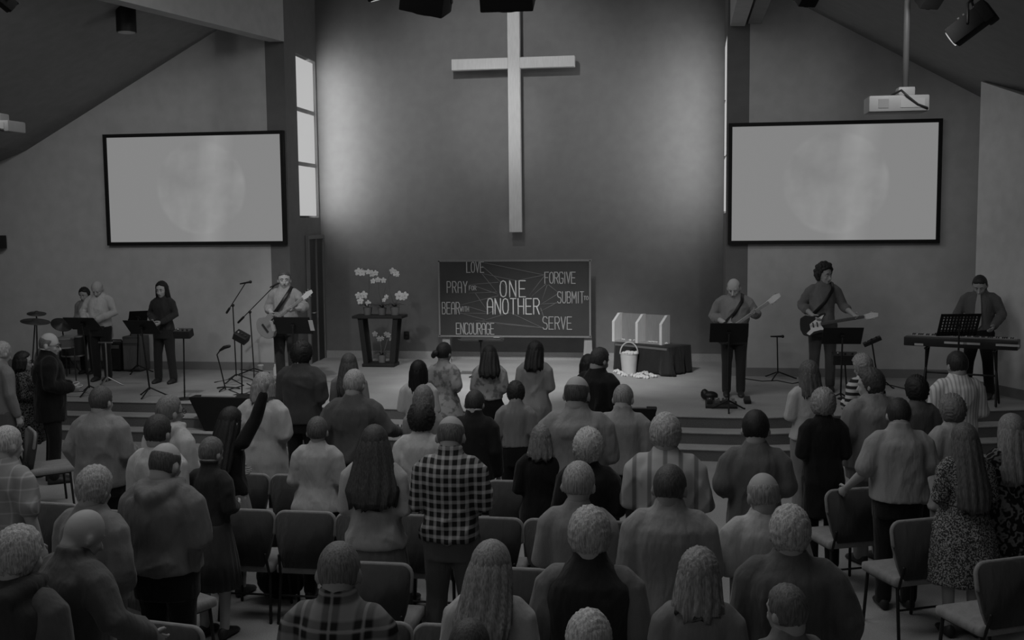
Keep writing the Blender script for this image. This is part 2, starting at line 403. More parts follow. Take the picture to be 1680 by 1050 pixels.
# ================================================================== ON THE WALLS
def screen(lab, x0, x1, y0, y1, ph):
    """projection screen; corner pixels of the outer frame"""
    a = ony(x0, (y0 + y1) / 2, SCRY - 0.12); b = ony(x1, (y0 + y1) / 2, SCRY - 0.12)
    zt = ony((x0 + x1) / 2, y0, SCRY - 0.12).z; zb = ony((x0 + x1) / 2, y1, SCRY - 0.12).z
    c = V((a.x + b.x) / 2, SCRY - 0.06, (zt + zb) / 2); W = b.x - a.x; H = zt - zb
    t = thing('projection_screen', lab, 'screen', c)
    bm = bmesh.new(); f = 0.06
    for cx, cz, sx, sz in ((0, H / 2 - f / 2, W, f), (0, -H / 2 + f / 2, W, f), (-W / 2 + f / 2, 0, f, H - 2 * f), (W / 2 - f / 2, 0, f, H - 2 * f)):
        box(bm, (cx, 0, cz), (sx, 0.09, sz))
    finish(bm, 'frame', plain(0.006, 0.7), t, False)
    bm = bmesh.new(); box(bm, (0, 0.0, 0), (W - 2 * f, 0.02, H - 2 * f)); 
    m, nt_, p = nt('projected_moon_%d' % ph)
    o = ocoord(nt_); s = sep(nt_, o)
    dx = mth(nt_, 'SUBTRACT', s[0], 0.04 if ph else 0.13); dz = mth(nt_, 'SUBTRACT', s[2], 0.0 if ph else 0.02)
    r = mth(nt_, 'SQRT', mth(nt_, 'ADD', mth(nt_, 'MULTIPLY', dx, dx), mth(nt_, 'MULTIPLY', dz, dz)))
    disc = nt_.nodes.new('ShaderNodeMapRange'); disc.inputs[1].default_value = 0.86; disc.inputs[2].default_value = 0.80; lnk(nt_, r, disc.inputs[0])
    rim = mth(nt_, 'MULTIPLY', disc.outputs[0], mth(nt_, 'POWER', mth(nt_, 'DIVIDE', r, 0.85), 3.0))
    cl = noise(nt_, o, 1.8, 3)
    streak = nt_.nodes.new('ShaderNodeMapRange'); streak.inputs[1].default_value = 0.35; streak.inputs[2].default_value = 0.0
    lnk(nt_, mth(nt_, 'ABSOLUTE', mth(nt_, 'SUBTRACT', s[0], mth(nt_, 'ADD', 0.34, mth(nt_, 'MULTIPLY', s[2], 0.12)))), streak.inputs[0])
    v = mth(nt_, 'ADD', 0.215, mth(nt_, 'MULTIPLY', disc.outputs[0], mth(nt_, 'MULTIPLY', mth(nt_, 'SUBTRACT', cl, 0.47), 0.14)))
    v = mth(nt_, 'ADD', v, mth(nt_, 'MULTIPLY', streak.outputs[0], 0.05)); v = mth(nt_, 'ADD', v, mth(nt_, 'MULTIPLY', rim, 0.012))
    p.inputs['Base Color'].default_value = (0.05, 0.05, 0.05, 1); p.inputs['Roughness'].default_value = 1; p.inputs['Specular IOR Level'].default_value = 0
    p.inputs['Emission Color'].default_value = (1, 1, 1, 1); lnk(nt_, v, p.inputs['Emission Strength'])
    finish(bm, 'projection_surface', m, t, False)
screen('black framed projection screen with a pale moon, left of the cross', 171, 466, 217, 402, 0)
screen('black framed projection screen with a pale moon, right of the cross', 1195, 1545, 198, 400, 1)

# the cross
YC = RECY - 0.22
a = ony(841, -8, YC); b = ony(846, 381, YC); xl = ony(742, 108, YC).x; xr = ony(943, 101, YC).x; zb = ony(842, 104, YC).z
t = thing('cross', 'tall pale wooden cross mounted on the dark back wall above the chalkboard', 'cross', ((a.x + b.x) / 2 + 0.01, YC, b.z))
bm = bmesh.new(); box(bm, (0, 0, (a.z - b.z) / 2), (0.225, 0.14, a.z - b.z), bev=0.008); finish(bm, 'upright', plain(0.50, 0.6, 0, 'wood'), t, False)
bm = bmesh.new(); cxx = (xl + xr) / 2 - t.location.x
for sx in (-1, 1):
    L = (abs(xl - t.location.x) if sx < 0 else xr - t.location.x) - 0.1125
    box(bm, (sx * (0.1125 + L / 2), 0, zb - b.z), (L, 0.14, 0.2), bev=0.008)
finish(bm, 'crossbar', plain(0.50, 0.6, 0, 'wood'), t, False)
bm = bmesh.new(); box(bm, (0, 0.12, 1.6), (0.14, 0.18, 2.6)); finish(bm, 'wall_bracket', DARK, t, False)

# outlet on the recess wall and speaker on the left wall
q = ony(667, 550, RECY - 0.02); o = bmesh.new(); box(o, (0, 0, 0), (0.10, 0.03, 0.15), bev=0.006)
t = thing('wall_outlet', 'small black outlet plate low on the back wall right of the orchids', 'outlet', q); finish(o, 'cover_plate', BLACK, t)
for dz in (-0.035, 0.035):
    bm = bmesh.new(); box(bm, (0, -0.017, dz), (0.045, 0.008, 0.04)); finish(bm, 'socket', DARK, t, False)
q = ony(-4, 397, SCRY - 0.15); t = thing('wall_speaker', 'black box speaker on the left wall, cut off by the left edge of the photo', 'speaker', q)
bm = bmesh.new(); box(bm, (0, 0, 0), (0.22, 0.22, 0.24), bev=0.01); finish(bm, 'cabinet', BLACK, t)
bm = bmesh.new(); box(bm, (0, -0.115, 0), (0.19, 0.012, 0.2)); finish(bm, 'grille', DARK, t, False)
bm = bmesh.new(); box(bm, (0, 0.13, 0), (0.06, 0.06, 0.08)); finish(bm, 'bracket', DARK, t, False)

# ================================================================== CHALKBOARD WITH LETTERING
GLY = {  # strokes on a unit cell, x 0..1, y 0..1
 'A': [[(0, 0), (0, .75), (.2, .97), (.5, 1), (.8, .97), (1, .75), (1, 0)], [(0, .45), (1, .45)]],
 'B': [[(0, 0), (0, 1), (.7, 1), (.95, .85), (.95, .65), (.7, .52), (0, .52)], [(.7, .52), (1, .38), (1, .15), (.75, 0), (0, 0)]],
 'C': [[(1, .85), (.8, 1), (.2, 1), (0, .8), (0, .2), (.2, 0), (.8, 0), (1, .15)]],
 'D': [[(0, 0), (0, 1), (.65, 1), (1, .8), (1, .2), (.65, 0), (0, 0)]],
 'E': [[(1, 1), (0, 1), (0, 0), (1, 0)], [(0, .5), (.85, .5)]],
 'F': [[(1, 1), (0, 1), (0, 0)], [(0, .52), (.8, .52)]],
 'G': [[(1, .85), (.8, 1), (.2, 1), (0, .8), (0, .2), (.2, 0), (.8, 0), (1, .2), (1, .45), (.55, .45)]],
 'H': [[(0, 0), (0, 1)], [(1, 0), (1, 1)], [(0, .5), (1, .5)]],
 'I': [[(.5, 0), (.5, 1)]],
 'L': [[(0, 1), (0, 0), (1, 0)]],
 'M': [[(0, 0), (0.05, 1), (.5, .35), (.95, 1), (1, 0)]],
 'N': [[(0, 0), (0, 1), (1, 0), (1, 1)]],
 'O': [[(.5, 1), (.15, .93), (0, .7), (0, .3), (.15, .07), (.5, 0), (.85, .07), (1, .3), (1, .7), (.85, .93), (.5, 1)]],
 'P': [[(0, 0), (0, 1), (.7, 1), (1, .85), (1, .62), (.7, .48), (0, .48)]],
 'R': [[(0, 0), (0, 1), (.7, 1), (1, .85), (1, .65), (.7, .5), (0, .5)], [(.5, .5), (1, 0)]],
 'S': [[(1, .88), (.75, 1), (.2, 1), (0, .85), (0, .65), (.25, .52), (.75, .48), (1, .35), (1, .15), (.8, 0), (.2, 0), (0, .12)]],
 'T': [[(0, 1), (1, 1)], [(.5, 1), (.5, 0)]],
 'U': [[(0, 1), (0, .2), (.25, 0), (.75, 0), (1, .2), (1, 1)]],
 'V': [[(0, 1), (.5, 0), (1, 1)]],
 'W': [[(0, 1), (.25, 0), (.5, .7), (.75, 0), (1, 1)]],
 'Y': [[(0, 1), (.5, .5), (1, 1)], [(.5, .5), (.5, 0)]]}
def word(bm, s, org, w, h, gap, r, y):
    x = org[0]
    for ch in s:
        ww = w * (0.35 if ch == 'I' else 1.25 if ch in 'MW' else 1)
        for st in GLY[ch]:
            for (a, b), (c, d) in zip(st, st[1:]):
                tube(bm, [(x + a * ww, y, org[1] + b * h), (x + c * ww, y, org[1] + d * h)], r, 6, dome=True)
        x += ww + gap
YB = RECY - 0.62
bl = ony(722, 551, YB); tr = ony(968, 427, YB)
bw, bh = tr.x - bl.x, tr.z - bl.z
t = thing('chalkboard', 'large dark chalkboard lettered ONE ANOTHER with radiating lines, standing below the cross', 'chalkboard', (bl.x, YB, HS))
zb0 = bl.z - HS
def bp(x, y): p = ony(x, y, YB); return (p.x - bl.x, p.z - HS)
bm = bmesh.new(); box(bm, (bw / 2, 0, zb0 + bh / 2), (bw, 0.03, bh)); finish(bm, 'board', plain(0.045, 0.8), t, False)
bm = bmesh.new()
for cx, cz, sx, sz in ((bw / 2, zb0 + bh, bw + 0.05, 0.035), (bw / 2, zb0, bw + 0.05, 0.03), (0, zb0 + bh / 2, 0.03, bh), (bw, zb0 + bh / 2, 0.03, bh)): box(bm, (cx, 0, cz), (sx, 0.05, sz))
finish(bm, 'frame', plain(0.2, 0.6, 0, 'wood'), t, False)
for fx in (0.10, bw - 0.05):
    bm = bmesh.new(); prism(bm, [(fx - 0.09, 0.05, 0), (fx + 0.09, 0.05, 0), (fx + 0.07, 0.05, zb0 + 0.03), (fx - 0.06, 0.05, zb0 + 0.03)], (0, 0.03, 0))
    box(bm, (fx, 0.1, 0.02), (0.08, 0.5, 0.04)); finish(bm, 'foot', plain(0.3, 0.7, 0, 'wood'), t, False)
CH = plain(0.36, 0.95); CH2 = plain(0.15, 0.95); yl = -0.018
ppm = bw / (968 - 722)
def letters(s, x, y, hpx, wpx, gap, mat=CH, r=0.009):
    a = bp(x, y); bm = bmesh.new(); word(bm, s, a, wpx * ppm, hpx * ppm, gap * ppm, r, yl); finish(bm, 'lettering', mat, t)
letters('ONE', 821, 487, 26, 10, 5.5, plain(0.62, 0.95), 0.011); letters('ANOTHER', 800, 515, 25, 9, 3.6, plain(0.62, 0.95), 0.011)
letters('LOVE', 766, 447, 17, 5.5, 2.0); letters('FORGIVE', 894, 465, 18, 6, 1.8); letters('SUBMIT', 915, 497, 18, 5.5, 2.2)
letters('SERVE', 891, 540, 20, 7, 2.8); letters('PRAY', 734, 480, 18, 6, 3.0); letters('BEAR', 726, 515, 19, 5.5, 2.2); letters('ENCOURAGE', 749, 548, 18, 5.4, 1.7)
letters('FOR', 770, 476, 7, 3, 1.2, CH, 0.006); letters('WITH', 755, 511, 8, 3, 1.2, CH, 0.006); letters('TO', 958, 492, 6, 3, 1, CH, 0.006)
bm = bmesh.new()
for x0, y0, x1, y1 in ((795, 431, 893, 451), (791, 436, 830, 470), (793, 449, 850, 461), (791, 449, 816, 480), (770, 467, 818, 463), (782, 470, 818, 483), (770, 481, 815, 479), (780, 481, 800, 510),
    (757, 500, 818, 485), (762, 514, 799, 514), (768, 503, 799, 512), (750, 512, 795, 524), (790, 527, 836, 513), (780, 526, 890, 537), (798, 517, 812, 508), (838, 513, 889, 537), (893, 451, 850, 460),
    (893, 453, 868, 485), (896, 466, 870, 488), (898, 467, 888, 497), (900, 467, 916, 480), (887, 500, 915, 482), (887, 499, 914, 497), (885, 512, 914, 496), (887, 505, 895, 528), (815, 531, 890, 538)):
    a = bp(x0, y0); b = bp(x1, y1); tube(bm, [(a[0], yl, a[1]), (b[0], yl, b[1])], 0.006, 5, dome=False)
finish(bm, 'chalk_lines', CH2, t)

# ================================================================== STAGE EQUIPMENT
def depth(p): return (Vector(p) - CPOS).dot(CF)
def pxm(n, p): return n * depth(p) / FPX                      # n pixels at point p, in metres
def rotm(rx=0, ry=0, rz=0):
    return Matrix.Rotation(rz, 3, 'Z') @ Matrix.Rotation(ry, 3, 'Y') @ Matrix.Rotation(rx, 3, 'X')

def tripod(t, h0, r, n=3, ph=0.5, mat=None, rad=0.011):
    for k in range(n):
        a = ph + k * 2 * PI / n
        bm = bmesh.new(); tube(bm, [(0.012 * math.cos(a), 0.012 * math.sin(a), h0), (r * 0.9 * math.cos(a), r * 0.9 * math.sin(a), 0.02), (r * math.cos(a), r * math.sin(a), 0.014)], rad, 8)
        finish(bm, 'leg', mat or BLACK, t)
def music_stand(lab, bpx, dpx, wpx, tilt=45, yaw=0, dh=0.32, perforated=False, z=HS, group='music stands'):
    p = onz(bpx[0], bpx[1], z); d = ony(dpx[0], dpx[1], p.y); W = pxm(wpx, d); hz = d.z - z; dx = d.x - p.x
    t = thing('music_stand', lab, 'music stand', p, 0, group)
    Rm = rotm(R(tilt), 0, R(yaw))                             # desk leans away from its reader, who stands behind it
    tr = Matrix.Translation(V(dx, 0, hz))
    bm = bmesh.new()
    if perforated:
        for cx, cz, sx, sz in ((0, dh / 2 - .02, W, .04), (0, -dh / 2 + .035, W, .07), (-W / 2 + .02, 0, .04, dh), (W / 2 - .02, 0, .04, dh)): box(bm, Rm @ V(cx, 0, cz) + V(dx, 0, hz), (sx, .012, sz), Rm)
        for k in range(1, 11): box(bm, Rm @ V(-W / 2 + .03 + k * (W - .06) / 11, 0, 0) + V(dx, 0, hz), (.026, .012, dh), Rm)
        for k in range(1, 6): box(bm, Rm @ V(0, 0, -dh / 2 + .04 + k * (dh - .06) / 6) + V(dx, 0, hz), (W, .011, .014), Rm)
    else:
        box(bm, Rm @ V(0, 0, 0) + V(dx, 0, hz), (W, 0.012, dh), Rm, 0.004)
    finish(bm, 'desk', BLACK, t, False)
    bm = bmesh.new(); box(bm, Rm @ V(0, 0.03, -dh / 2 + 0.005) + V(dx, 0, hz), (W, 0.06, 0.012), Rm); finish(bm, 'ledge', BLACK, t, False)
    bm = bmesh.new(); tube(bm, [(0, 0, 0.12), (dx * 0.6, 0, hz * 0.6), (dx, -0.02, hz - 0.03)], 0.013, 10); finish(bm, 'pole', BLACK, t)
    bm = bmesh.new(); box(bm, (dx, -0.012, hz - 0.02), (0.06, 0.03, 0.07), rotm(R(tilt))); finish(bm, 'tilt_joint', BLACK, t, False)
    tripod(t, 0.14, 0.26)
    return t
music_stand('black music stand in front of the white-shirted percussionist', (147, 648), (136, 531), 56, 50, -4)
music_stand('black music stand in front of the dark-haired singer', (246, 651), (233, 537), 55, 45, -4)
ms3 = music_stand('black music stand with pale paper edges in front of the acoustic guitarist', (483, 640), (481, 534), 62, 30, 0)
music_stand('black music stand in front of the bald guitarist', (1195, 674), (1196, 546), 62, 30, 2)
music_stand('black music stand in front of the curly-haired guitarist', (1379, 662), (1382, 551), 64, 38, 2)
music_stand('black perforated music stand at the keyboard', (1571, 676), (1573, 533), 66, 25, 10, 0.34, True)
ms7 = music_stand('flat-topped black music stand standing alone before the chalkboard', (789, 622), (789, 558), 72, 80, 0, 0.34)
# papers on the stands
def sheet(lab, px, py, Y, w, h, tilt, group=None):
    p = ony(px, py, Y); t = bmesh.new(); box(t, (0, 0, 0), (w, 0.003, h), rotm(R(tilt))); o = finish(t, 'paper_sheet', plain(0.6, 0.9), None, False, None, p); tag(o, lab, 'paper', group); return o
Y3 = ms3.location.y
sheet('pale paper sticking out right of the acoustic guitarist\'s stand', 511, 534, Y3 - 0.035, 0.07, 0.2, 30)
sheet('pale paper sticking out left of the acoustic guitarist\'s stand', 447, 535, Y3 - 0.035, 0.05, 0.2, 30)
sheet('small white paper lying on the flat-topped stand before the chalkboard', 816, 554, ms7.location.y + 0.02, 0.11, 0.16, 80)

def mic_stand(lab, bpx, joint, tail, tip, mic_dir=(0.9, -0.2, 0.15), base='tripod', ph=0.3):
    p = onz(bpx[0], bpx[1], HS); f = lambda q: ony(q[0], q[1], p.y) - p
    t = thing('microphone_stand', lab, 'microphone stand', p, 0, 'microphone stands'); j = f(joint)
    bm = bmesh.new(); tube(bm, [(0, 0, 0.1), j], 0.011, 8); finish(bm, 'pole', BLACK, t)
    if tip:
        a, b = f(tail), f(tip)
        bm = bmesh.new(); tube(bm, [a, b], 0.008, 8); finish(bm, 'boom', BLACK, t)
        bm = bmesh.new(); tube(bm, [a, a + (b - a) * 0.14], 0.02, 8); finish(bm, 'counterweight', BLACK, t)
        bm = bmesh.new(); ball(bm, j, 0.028); finish(bm, 'joint', BLACK, t)
    else: b = j
    md = Vector(mic_dir).normalized()
    bm = bmesh.new(); tube(bm, [b - md * 0.1, b + md * 0.05, b + md * 0.06], [0.012, 0.017, 0.018], 10); ball(bm, b + md * 0.09, 0.026); m_ = finish(bm, 'microphone', BLACK, t)
    tripod(t, 0.12, 0.3, ph=ph)
    return t
mic_stand('tall black boom microphone stand left of the acoustic guitarist, microphone level above', (388, 626), (382, 501), (372, 513), (403, 464), (1, -0.1, 0.18))
mic_stand('black boom microphone stand reaching to the acoustic guitarist\'s mouth', (417, 616), (410, 512), (391, 529), (452, 467), (0.8, 0.5, 0.45), ph=0.9)
mic_stand('black straight microphone stand by the right wall between the two guitarists', (1276, 622), (1275, 552), None, None, (1, 0.1, 0), ph=0.1)
# short gooseneck
p = onz(370, 640, HS); f = lambda x, y: ony(x, y, p.y) - p
t = thing('microphone_stand', 'short bent microphone stand on the stage behind the floor monitor', 'microphone stand', p, 0, 'microphone stands')
bm = bmesh.new(); tube(bm, [(0, 0, .02), f(361, 600), f(356, 582), f(361, 575)], 0.011, 8); finish(bm, 'gooseneck', BLACK, t)
bm = bmesh.new(); tube(bm, [f(361, 575), f(368, 570), f(376, 568)], [0.018, 0.03, 0.026], 10); finish(bm, 'microphone', BLACK, t); tripod(t, 0.05, 0.22)

def mixer_stand(lab, bpx, cpx, w, h, yaw=0, tilt=20, round_base=True):
    p = onz(bpx[0], bpx[1], HS); c = ony(cpx[0], cpx[1], p.y) - p
    t = thing('mixer_stand', lab, 'mixer stand', p, 0, 'small mixers on poles')
    bm = bmesh.new(); tube(bm, [(0, 0, 0.02), (c.x, c.y, c.z - 0.04)], 0.012, 8); finish(bm, 'pole', BLACK, t)
    Rm = rotm(R(tilt), R(yaw), 0)
    bm = bmesh.new(); box(bm, c, (w, h * 1.3, h), Rm, 0.012); bx = finish(bm, 'mixer', plain(0.02, 0.35), t, False)
    for k in range(3):
        bm = bmesh.new(); q = Rm @ V((k - 1) * w * 0.28, -h * 0.1, h / 2) + c; cyl(bm, q, q + Rm @ V(0, 0, 0.018), 0.014); finish(bm, 'knob', METAL if k == 0 else DARK, bx)
    if round_base:
        bm = bmesh.new(); lathe(bm, [(0.14, 0), (0.14, 0.012), (0.10, 0.022), (0.02, 0.03)]); finish(bm, 'base', BLACK, t)
    else: tripod(t, 0.2, 0.28)
mixer_stand('small black mixer on a round-based pole right of the dark-haired singer', (303, 655), (301, 547), 0.26, 0.12, 0, 15)
mixer_stand('small black tilted mixer on a pole in front of the boom microphone stand', (397, 649), (396, 553), 0.22, 0.12, 28, 25)
mixer_stand('black mixer on a pole in front of the curly-haired guitarist\'s right leg', (1390, 655), (1386, 588), 0.36, 0.15, 0, 12)
mixer_stand('slanted black tray mixer on a pole beside the keyboard', (1442, 640), (1431, 560), 0.28, 0.06, -25, 15, False)

# keyboard on its stand
kc = onz(1577, 563, HS + 0.86); ang = R(-22); L = 1.50
t = thing('keyboard_stand', 'black folding stand carrying the digital piano', 'keyboard stand', (kc.x, kc.y, HS), ang)
for sx in (-1, 1):
    for sy in (-1, 1):
        bm = bmesh.new(); tube(bm, [(sx * L * 0.30, -sy * 0.10, 0.78), (sx * L * 0.33, sy * 0.16, 0.02)], 0.017, 8); finish(bm, 'leg', BLACK, t)
    bm = bmesh.new(); tube(bm, [(sx * L * 0.30, -0.2, 0.785), (sx * L * 0.30, 0.2, 0.785)], 0.017, 8); finish(bm, 'arm', BLACK, t)
bm = bmesh.new(); tube(bm, [(-L * 0.31, 0, 0.42), (L * 0.31, 0, 0.42)], 0.014, 8); finish(bm, 'crossbar', BLACK, t)
t = thing('digital_piano', 'long black digital piano on a folding stand at the right of the stage', 'keyboard', (kc.x, kc.y, HS + 0.803), ang)
bm = bmesh.new(); box(bm, (0, 0, 0.07), (L, 0.34, 0.13), bev=0.015); finish(bm, 'case', plain(0.02, 0.4), t, 'auto')
bm = bmesh.new(); box(bm, (0, -0.02, 0.142), (L * 0.96, 0.10, 0.012)); finish(bm, 'control_panel', plain(0.22, 0.4), t, False)
nw = 52; wk = L * 0.92 / nw; bm = bmesh.new()
for k in range(nw): box(bm, (-L * 0.46 + (k + .5) * wk, 0.095, 0.143), (wk * 0.93, 0.14, 0.014))
finish(bm, 'white_keys', plain(0.6, 0.3), t, False)
bm = bmesh.new()
for k in range(nw - 1):
    if k % 7 not in (2, 6): box(bm, (-L * 0.46 + (k + 1) * wk, 0.07, 0.155), (wk * 0.5, 0.09, 0.016))
finish(bm, 'black_keys', plain(0.01, 0.3), t, False)
for cx, ww in ((-0.05, 0.30), (0.16, 0.22), (0.62, 0.30)):
    bm = bmesh.new(); box(bm, (cx, -0.171, 0.075), (ww, 0.004, 0.03)); finish(bm, 'label_strip', plain(0.45, 0.5), t, False)
bm = bmesh.new(); box(bm, (-L * 0.36, -0.172, 0.03), (0.12, 0.005, 0.03)); finish(bm, 'socket_panel', plain(0.4, 0.5), t, False)

# guitars: neck along +x, front face towards -y
def guitar(lab, kind, bodypx, headpx, Y0, Y1):
    a = ony(bodypx[0], bodypx[1], Y0); b = ony(headpx[0], headpx[1], Y1); d = (b - a)
    x = d.normalized(); y = V(0, 1, 0); y = (y - x * x.dot(y)).normalized(); z = x.cross(y)
    t = empty('guitar', a); t.rotation_euler = Matrix((x, y, z)).transposed().to_euler()
    tag(t, lab, 'guitar')
    Ln = max(d.length, 0.75)
    if kind == 'acoustic':
        out = [(-0.30 + 0.5 * k / 20, 0) for k in range(21)]
        prof = lambda u: 0.19 * math.sin(PI * min(1, (u + .02) / 0.62)) ** 0.6 if u < .45 else 0.15 * math.sin(PI * min(1, max(0.02, (1.03 - u) / 0.75))) ** 0.7
        th = 0.10; body = [(-0.27 + 0.48 * k / 18, max(0.03, prof(k / 18))) for k in range(19)]
        poly = [(x_, 0, w_) for x_, w_ in body] + [(x_, 0, -w_) for x_, w_ in body[::-1]]
    else:
        th = 0.045
        poly = [(-.24, 0, .06), (-.22, 0, .13), (-.14, 0, .165), (-.05, 0, .13), (.02, 0, .115), (.09, 0, .15), (.15, 0, .15), (.16, 0, .12), (.10, 0, .09), (.07, 0, .05), (.07, 0, -.04),
                (.11, 0, -.08), (.13, 0, -.12), (.10, 0, -.145), (.03, 0, -.12), (-.05, 0, -.125), (-.14, 0, -.165), (-.22, 0, -.13), (-.25, 0, -.04)]
    bm = bmesh.new(); prism(bm, [(p_[0], -th / 2, p_[2]) for p_ in poly], (0, th, 0)); bmesh.ops.bevel(bm, geom=bm.edges[:], offset=0.006, segments=2, affect='EDGES')
    finish(bm, 'body', plain(0.22 if kind == 'acoustic' else 0.03, 0.35), t, 'auto')
    if kind == 'acoustic':
        bm = bmesh.new(); cyl(bm, (0.06, -th / 2 - 0.001, 0), (0.06, -th / 2 - 0.004, 0), 0.05, 20); finish(bm, 'sound_hole', BLACK, t, False)
        bm = bmesh.new(); box(bm, (-0.13, -th / 2 - 0.006, 0), (0.03, 0.012, 0.16)); finish(bm, 'bridge', DARK, t, False)
    else:
        pg = [(-.17, 0, -.11), (-.10, 0, -.06), (-.10, 0, .02), (-.03, 0, .06), (.03, 0, .09), (.10, 0, .12), (.13, 0, .125), (.08, 0, .06), (.065, 0, -.03), (.10, 0, -.10), (.04, 0, -.09), (-.06, 0, -.10), (-.13, 0, -.145)]
        bm = bmesh.new(); prism(bm, [(p_[0], -th / 2 - 0.005, p_[2]) for p_ in pg], (0, 0.005, 0)); finish(bm, 'pickguard', plain(0.7 if kind == 'strat' else 0.3, 0.4), t, False)
        for k in range(3):
            bm = bmesh.new(); box(bm, (-0.11 + 0.06 * k, -th / 2 - 0.009, 0), (0.018, 0.008, 0.075), bev=0.003); finish(bm, 'pickup', DARK, t, False)
    bm = bmesh.new(); box(bm, (Ln / 2 + 0.0, -th / 2 + 0.0, 0), (Ln - 0.12, 0.03, 0.048), bev=0.008); finish(bm, 'neck', plain(0.42 if kind != 'strat' else 0.1, 0.5, 0, 'wood'), t, 'auto')
    bm = bmesh.new(); prism(bm, [(Ln - 0.08, -th / 2 - .008, -.026), (Ln + .0, -th / 2 - .008, -.045), (Ln + .13, -th / 2 - .008, -.03), (Ln + .14, -th / 2 - .008, .02), (Ln + .05, -th / 2 - .008, .045), (Ln - .08, -th / 2 - .008, .026)], (0, .016, 0))
    hd = finish(bm, 'headstock', plain(0.6, 0.5, 0, 'wood'), t, False)
    for k in range(6):
        bm = bmesh.new(); q = V(Ln - 0.03 + 0.025 * k, -th / 2, 0.042 if k % 2 else -0.042); cyl(bm, q, q + V(0, 0, 0.02 if k % 2 else -0.02), 0.006, 8); finish(bm, 'tuning_peg', METAL, hd)
    bm = bmesh.new()
    for k in range(6): box(bm, (Ln / 2 - 0.07, -th / 2 - 0.018, -0.017 + 0.007 * k), (Ln + 0.05, 0.0015, 0.0015))
    s_ = finish(bm, 'strings', METAL, t, False); s_['kind'] = 'stuff'
    return t

# drum kit behind the percussionist
def cymbal(lab, bpx, cpx, wpx, tilt, yaw, z=HS):
    p = onz(bpx[0], bpx[1], z); c = ony(cpx[0], cpx[1], p.y) - p; r = pxm(wpx, p) / 2
    t = thing('cymbal_stand', lab, 'cymbal', p, 0, 'cymbals of the drum kit'); Rm = rotm(R(tilt), R(yaw), 0)
    bm = bmesh.new(); lathe(bm, [(r, 0), (r, .004), (r * .25, .02), (r * .2, .045), (0.01, .055)], n=28); bmesh.ops.transform(bm, matrix=Matrix.Translation(c) @ Rm.to_4x4(), verts=bm.verts); finish(bm, 'cymbal', plain(0.06, 0.5, 0.5, 'metal'), t)
    bm = bmesh.new(); tube(bm, [(0, 0, .12), c + V(0, 0, 0.03)], 0.012, 8); finish(bm, 'pole', DMETAL, t); tripod(t, 0.3, 0.25, mat=DMETAL)
cymbal('small flat cymbal, topmost of the drum kit', (62, 625), (60, 515), 30, 8, 8)
cymbal('wide cymbal just below the small flat one', (52, 632), (58, 528), 46, 5, 9)
cymbal('steeply tilted cymbal beside the left music stand', (112, 615), (101, 533), 34, 20, 32)
def drum(name, lab, c, r, h, axis='z', legs=3, legh=0.4, tone=0.03):
    t = thing(name, lab, 'drum', (c.x, c.y, HS), 0, 'drums of the drum kit')
    bm = bmesh.new(); z0 = legh
    lathe(bm, [(r, 0), (r, h)], n=28)
    M = Matrix.Translation(V(0, 0, z0)) if axis == 'z' else Matrix.Translation(V(0, h / 2, r + 0.03)) @ Matrix.Rotation(PI / 2, 4, 'X')
    bmesh.ops.transform(bm, matrix=M, verts=bm.verts); finish(bm, 'shell', plain(tone, 0.3), t, 'auto')
    for zz in (0, h):
        bm = bmesh.new(); lathe(bm, [(r * 0.97, -.012), (r + .008, -.012), (r + .008, .012), (r * .97, .012)], (0, 0, zz), n=28); bmesh.ops.transform(bm, matrix=M, verts=bm.verts); finish(bm, 'hoop', METAL, t, 'auto')
    if axis == 'z':
        for k in range(legs):
            a = 0.4 + k * 2 * PI / legs; bm = bmesh.new(); tube(bm, [(r * math.cos(a), r * math.sin(a), z0 + h * .5), (r * 1.05 * math.cos(a), r * 1.05 * math.sin(a), 0.015)], 0.01, 8); finish(bm, 'leg', DMETAL, t)
    else:
        for sx in (-1, 1): bm = bmesh.new(); tube(bm, [(sx * r * .8, -h * .4, r * .5), (sx * r * 1.1, -h * .6, 0.015)], 0.012, 8); finish(bm, 'leg', DMETAL, t)
    return t
drum('bass_drum', 'dark bass drum of the kit, half hidden behind the bald man in black', onz(88, 612, HS), 0.24, 0.34, 'y')
drum('floor_tom', 'dark floor tom of the kit, beside the percussionist', onz(122, 616, HS), 0.19, 0.34, legh=0.36)
drum('snare_drum', 'shiny-rimmed snare drum between the kit and the percussionist', onz(112, 626, HS) + V(0, -.1, 0), 0.17, 0.15, legh=0.60, tone=0.1)
# amplifiers and cases behind the singer
def amp(lab, x0, x1, yb, h, tone, dpt=0.35):
    a = onz(x0, yb, HS); b = onz(x1, yb, HS); w_ = (b - a).length; c = (a + b) / 2
    t = thing('amplifier', lab, 'amplifier', (c.x, min(c.y + dpt / 2, 18.48 - dpt / 2), HS), 0, 'amplifiers at the back of the stage')
    bm = bmesh.new(); box(bm, (0, 0, h / 2 + .02), (w_, dpt, h), bev=0.02); finish(bm, 'cabinet', plain(tone, 0.7), t, 'auto')
    bm = bmesh.new(); box(bm, (0, -dpt / 2 - .004, h * .42), (w_ * .88, .01, h * .68)); finish(bm, 'grille', plain(tone * 1.6, 0.9, 0, 'cloth'), t, False)
    bm = bmesh.new(); box(bm, (0, -dpt / 2 - .004, h * .9), (w_ * .88, .012, h * .13)); pn = finish(bm, 'control_panel', METAL, t, False)
    bm = bmesh.new(); tube(bm, [(-.1, 0, h + .02), (-.09, 0, h + .055), (.09, 0, h + .055), (.1, 0, h + .02)], .012, 8); finish(bm, 'handle', BLACK, t)
amp('grey amplifier cabinet at the back wall left of the singer', 216, 246, 606, 0.62, 0.10)
amp('black low amplifier between the percussionist and the singer', 186, 212, 606, 0.5, 0.02)
music_stand('black music stand half hidden behind the singer\'s right arm', (226, 612), (227, 519), 30, 50, 35)
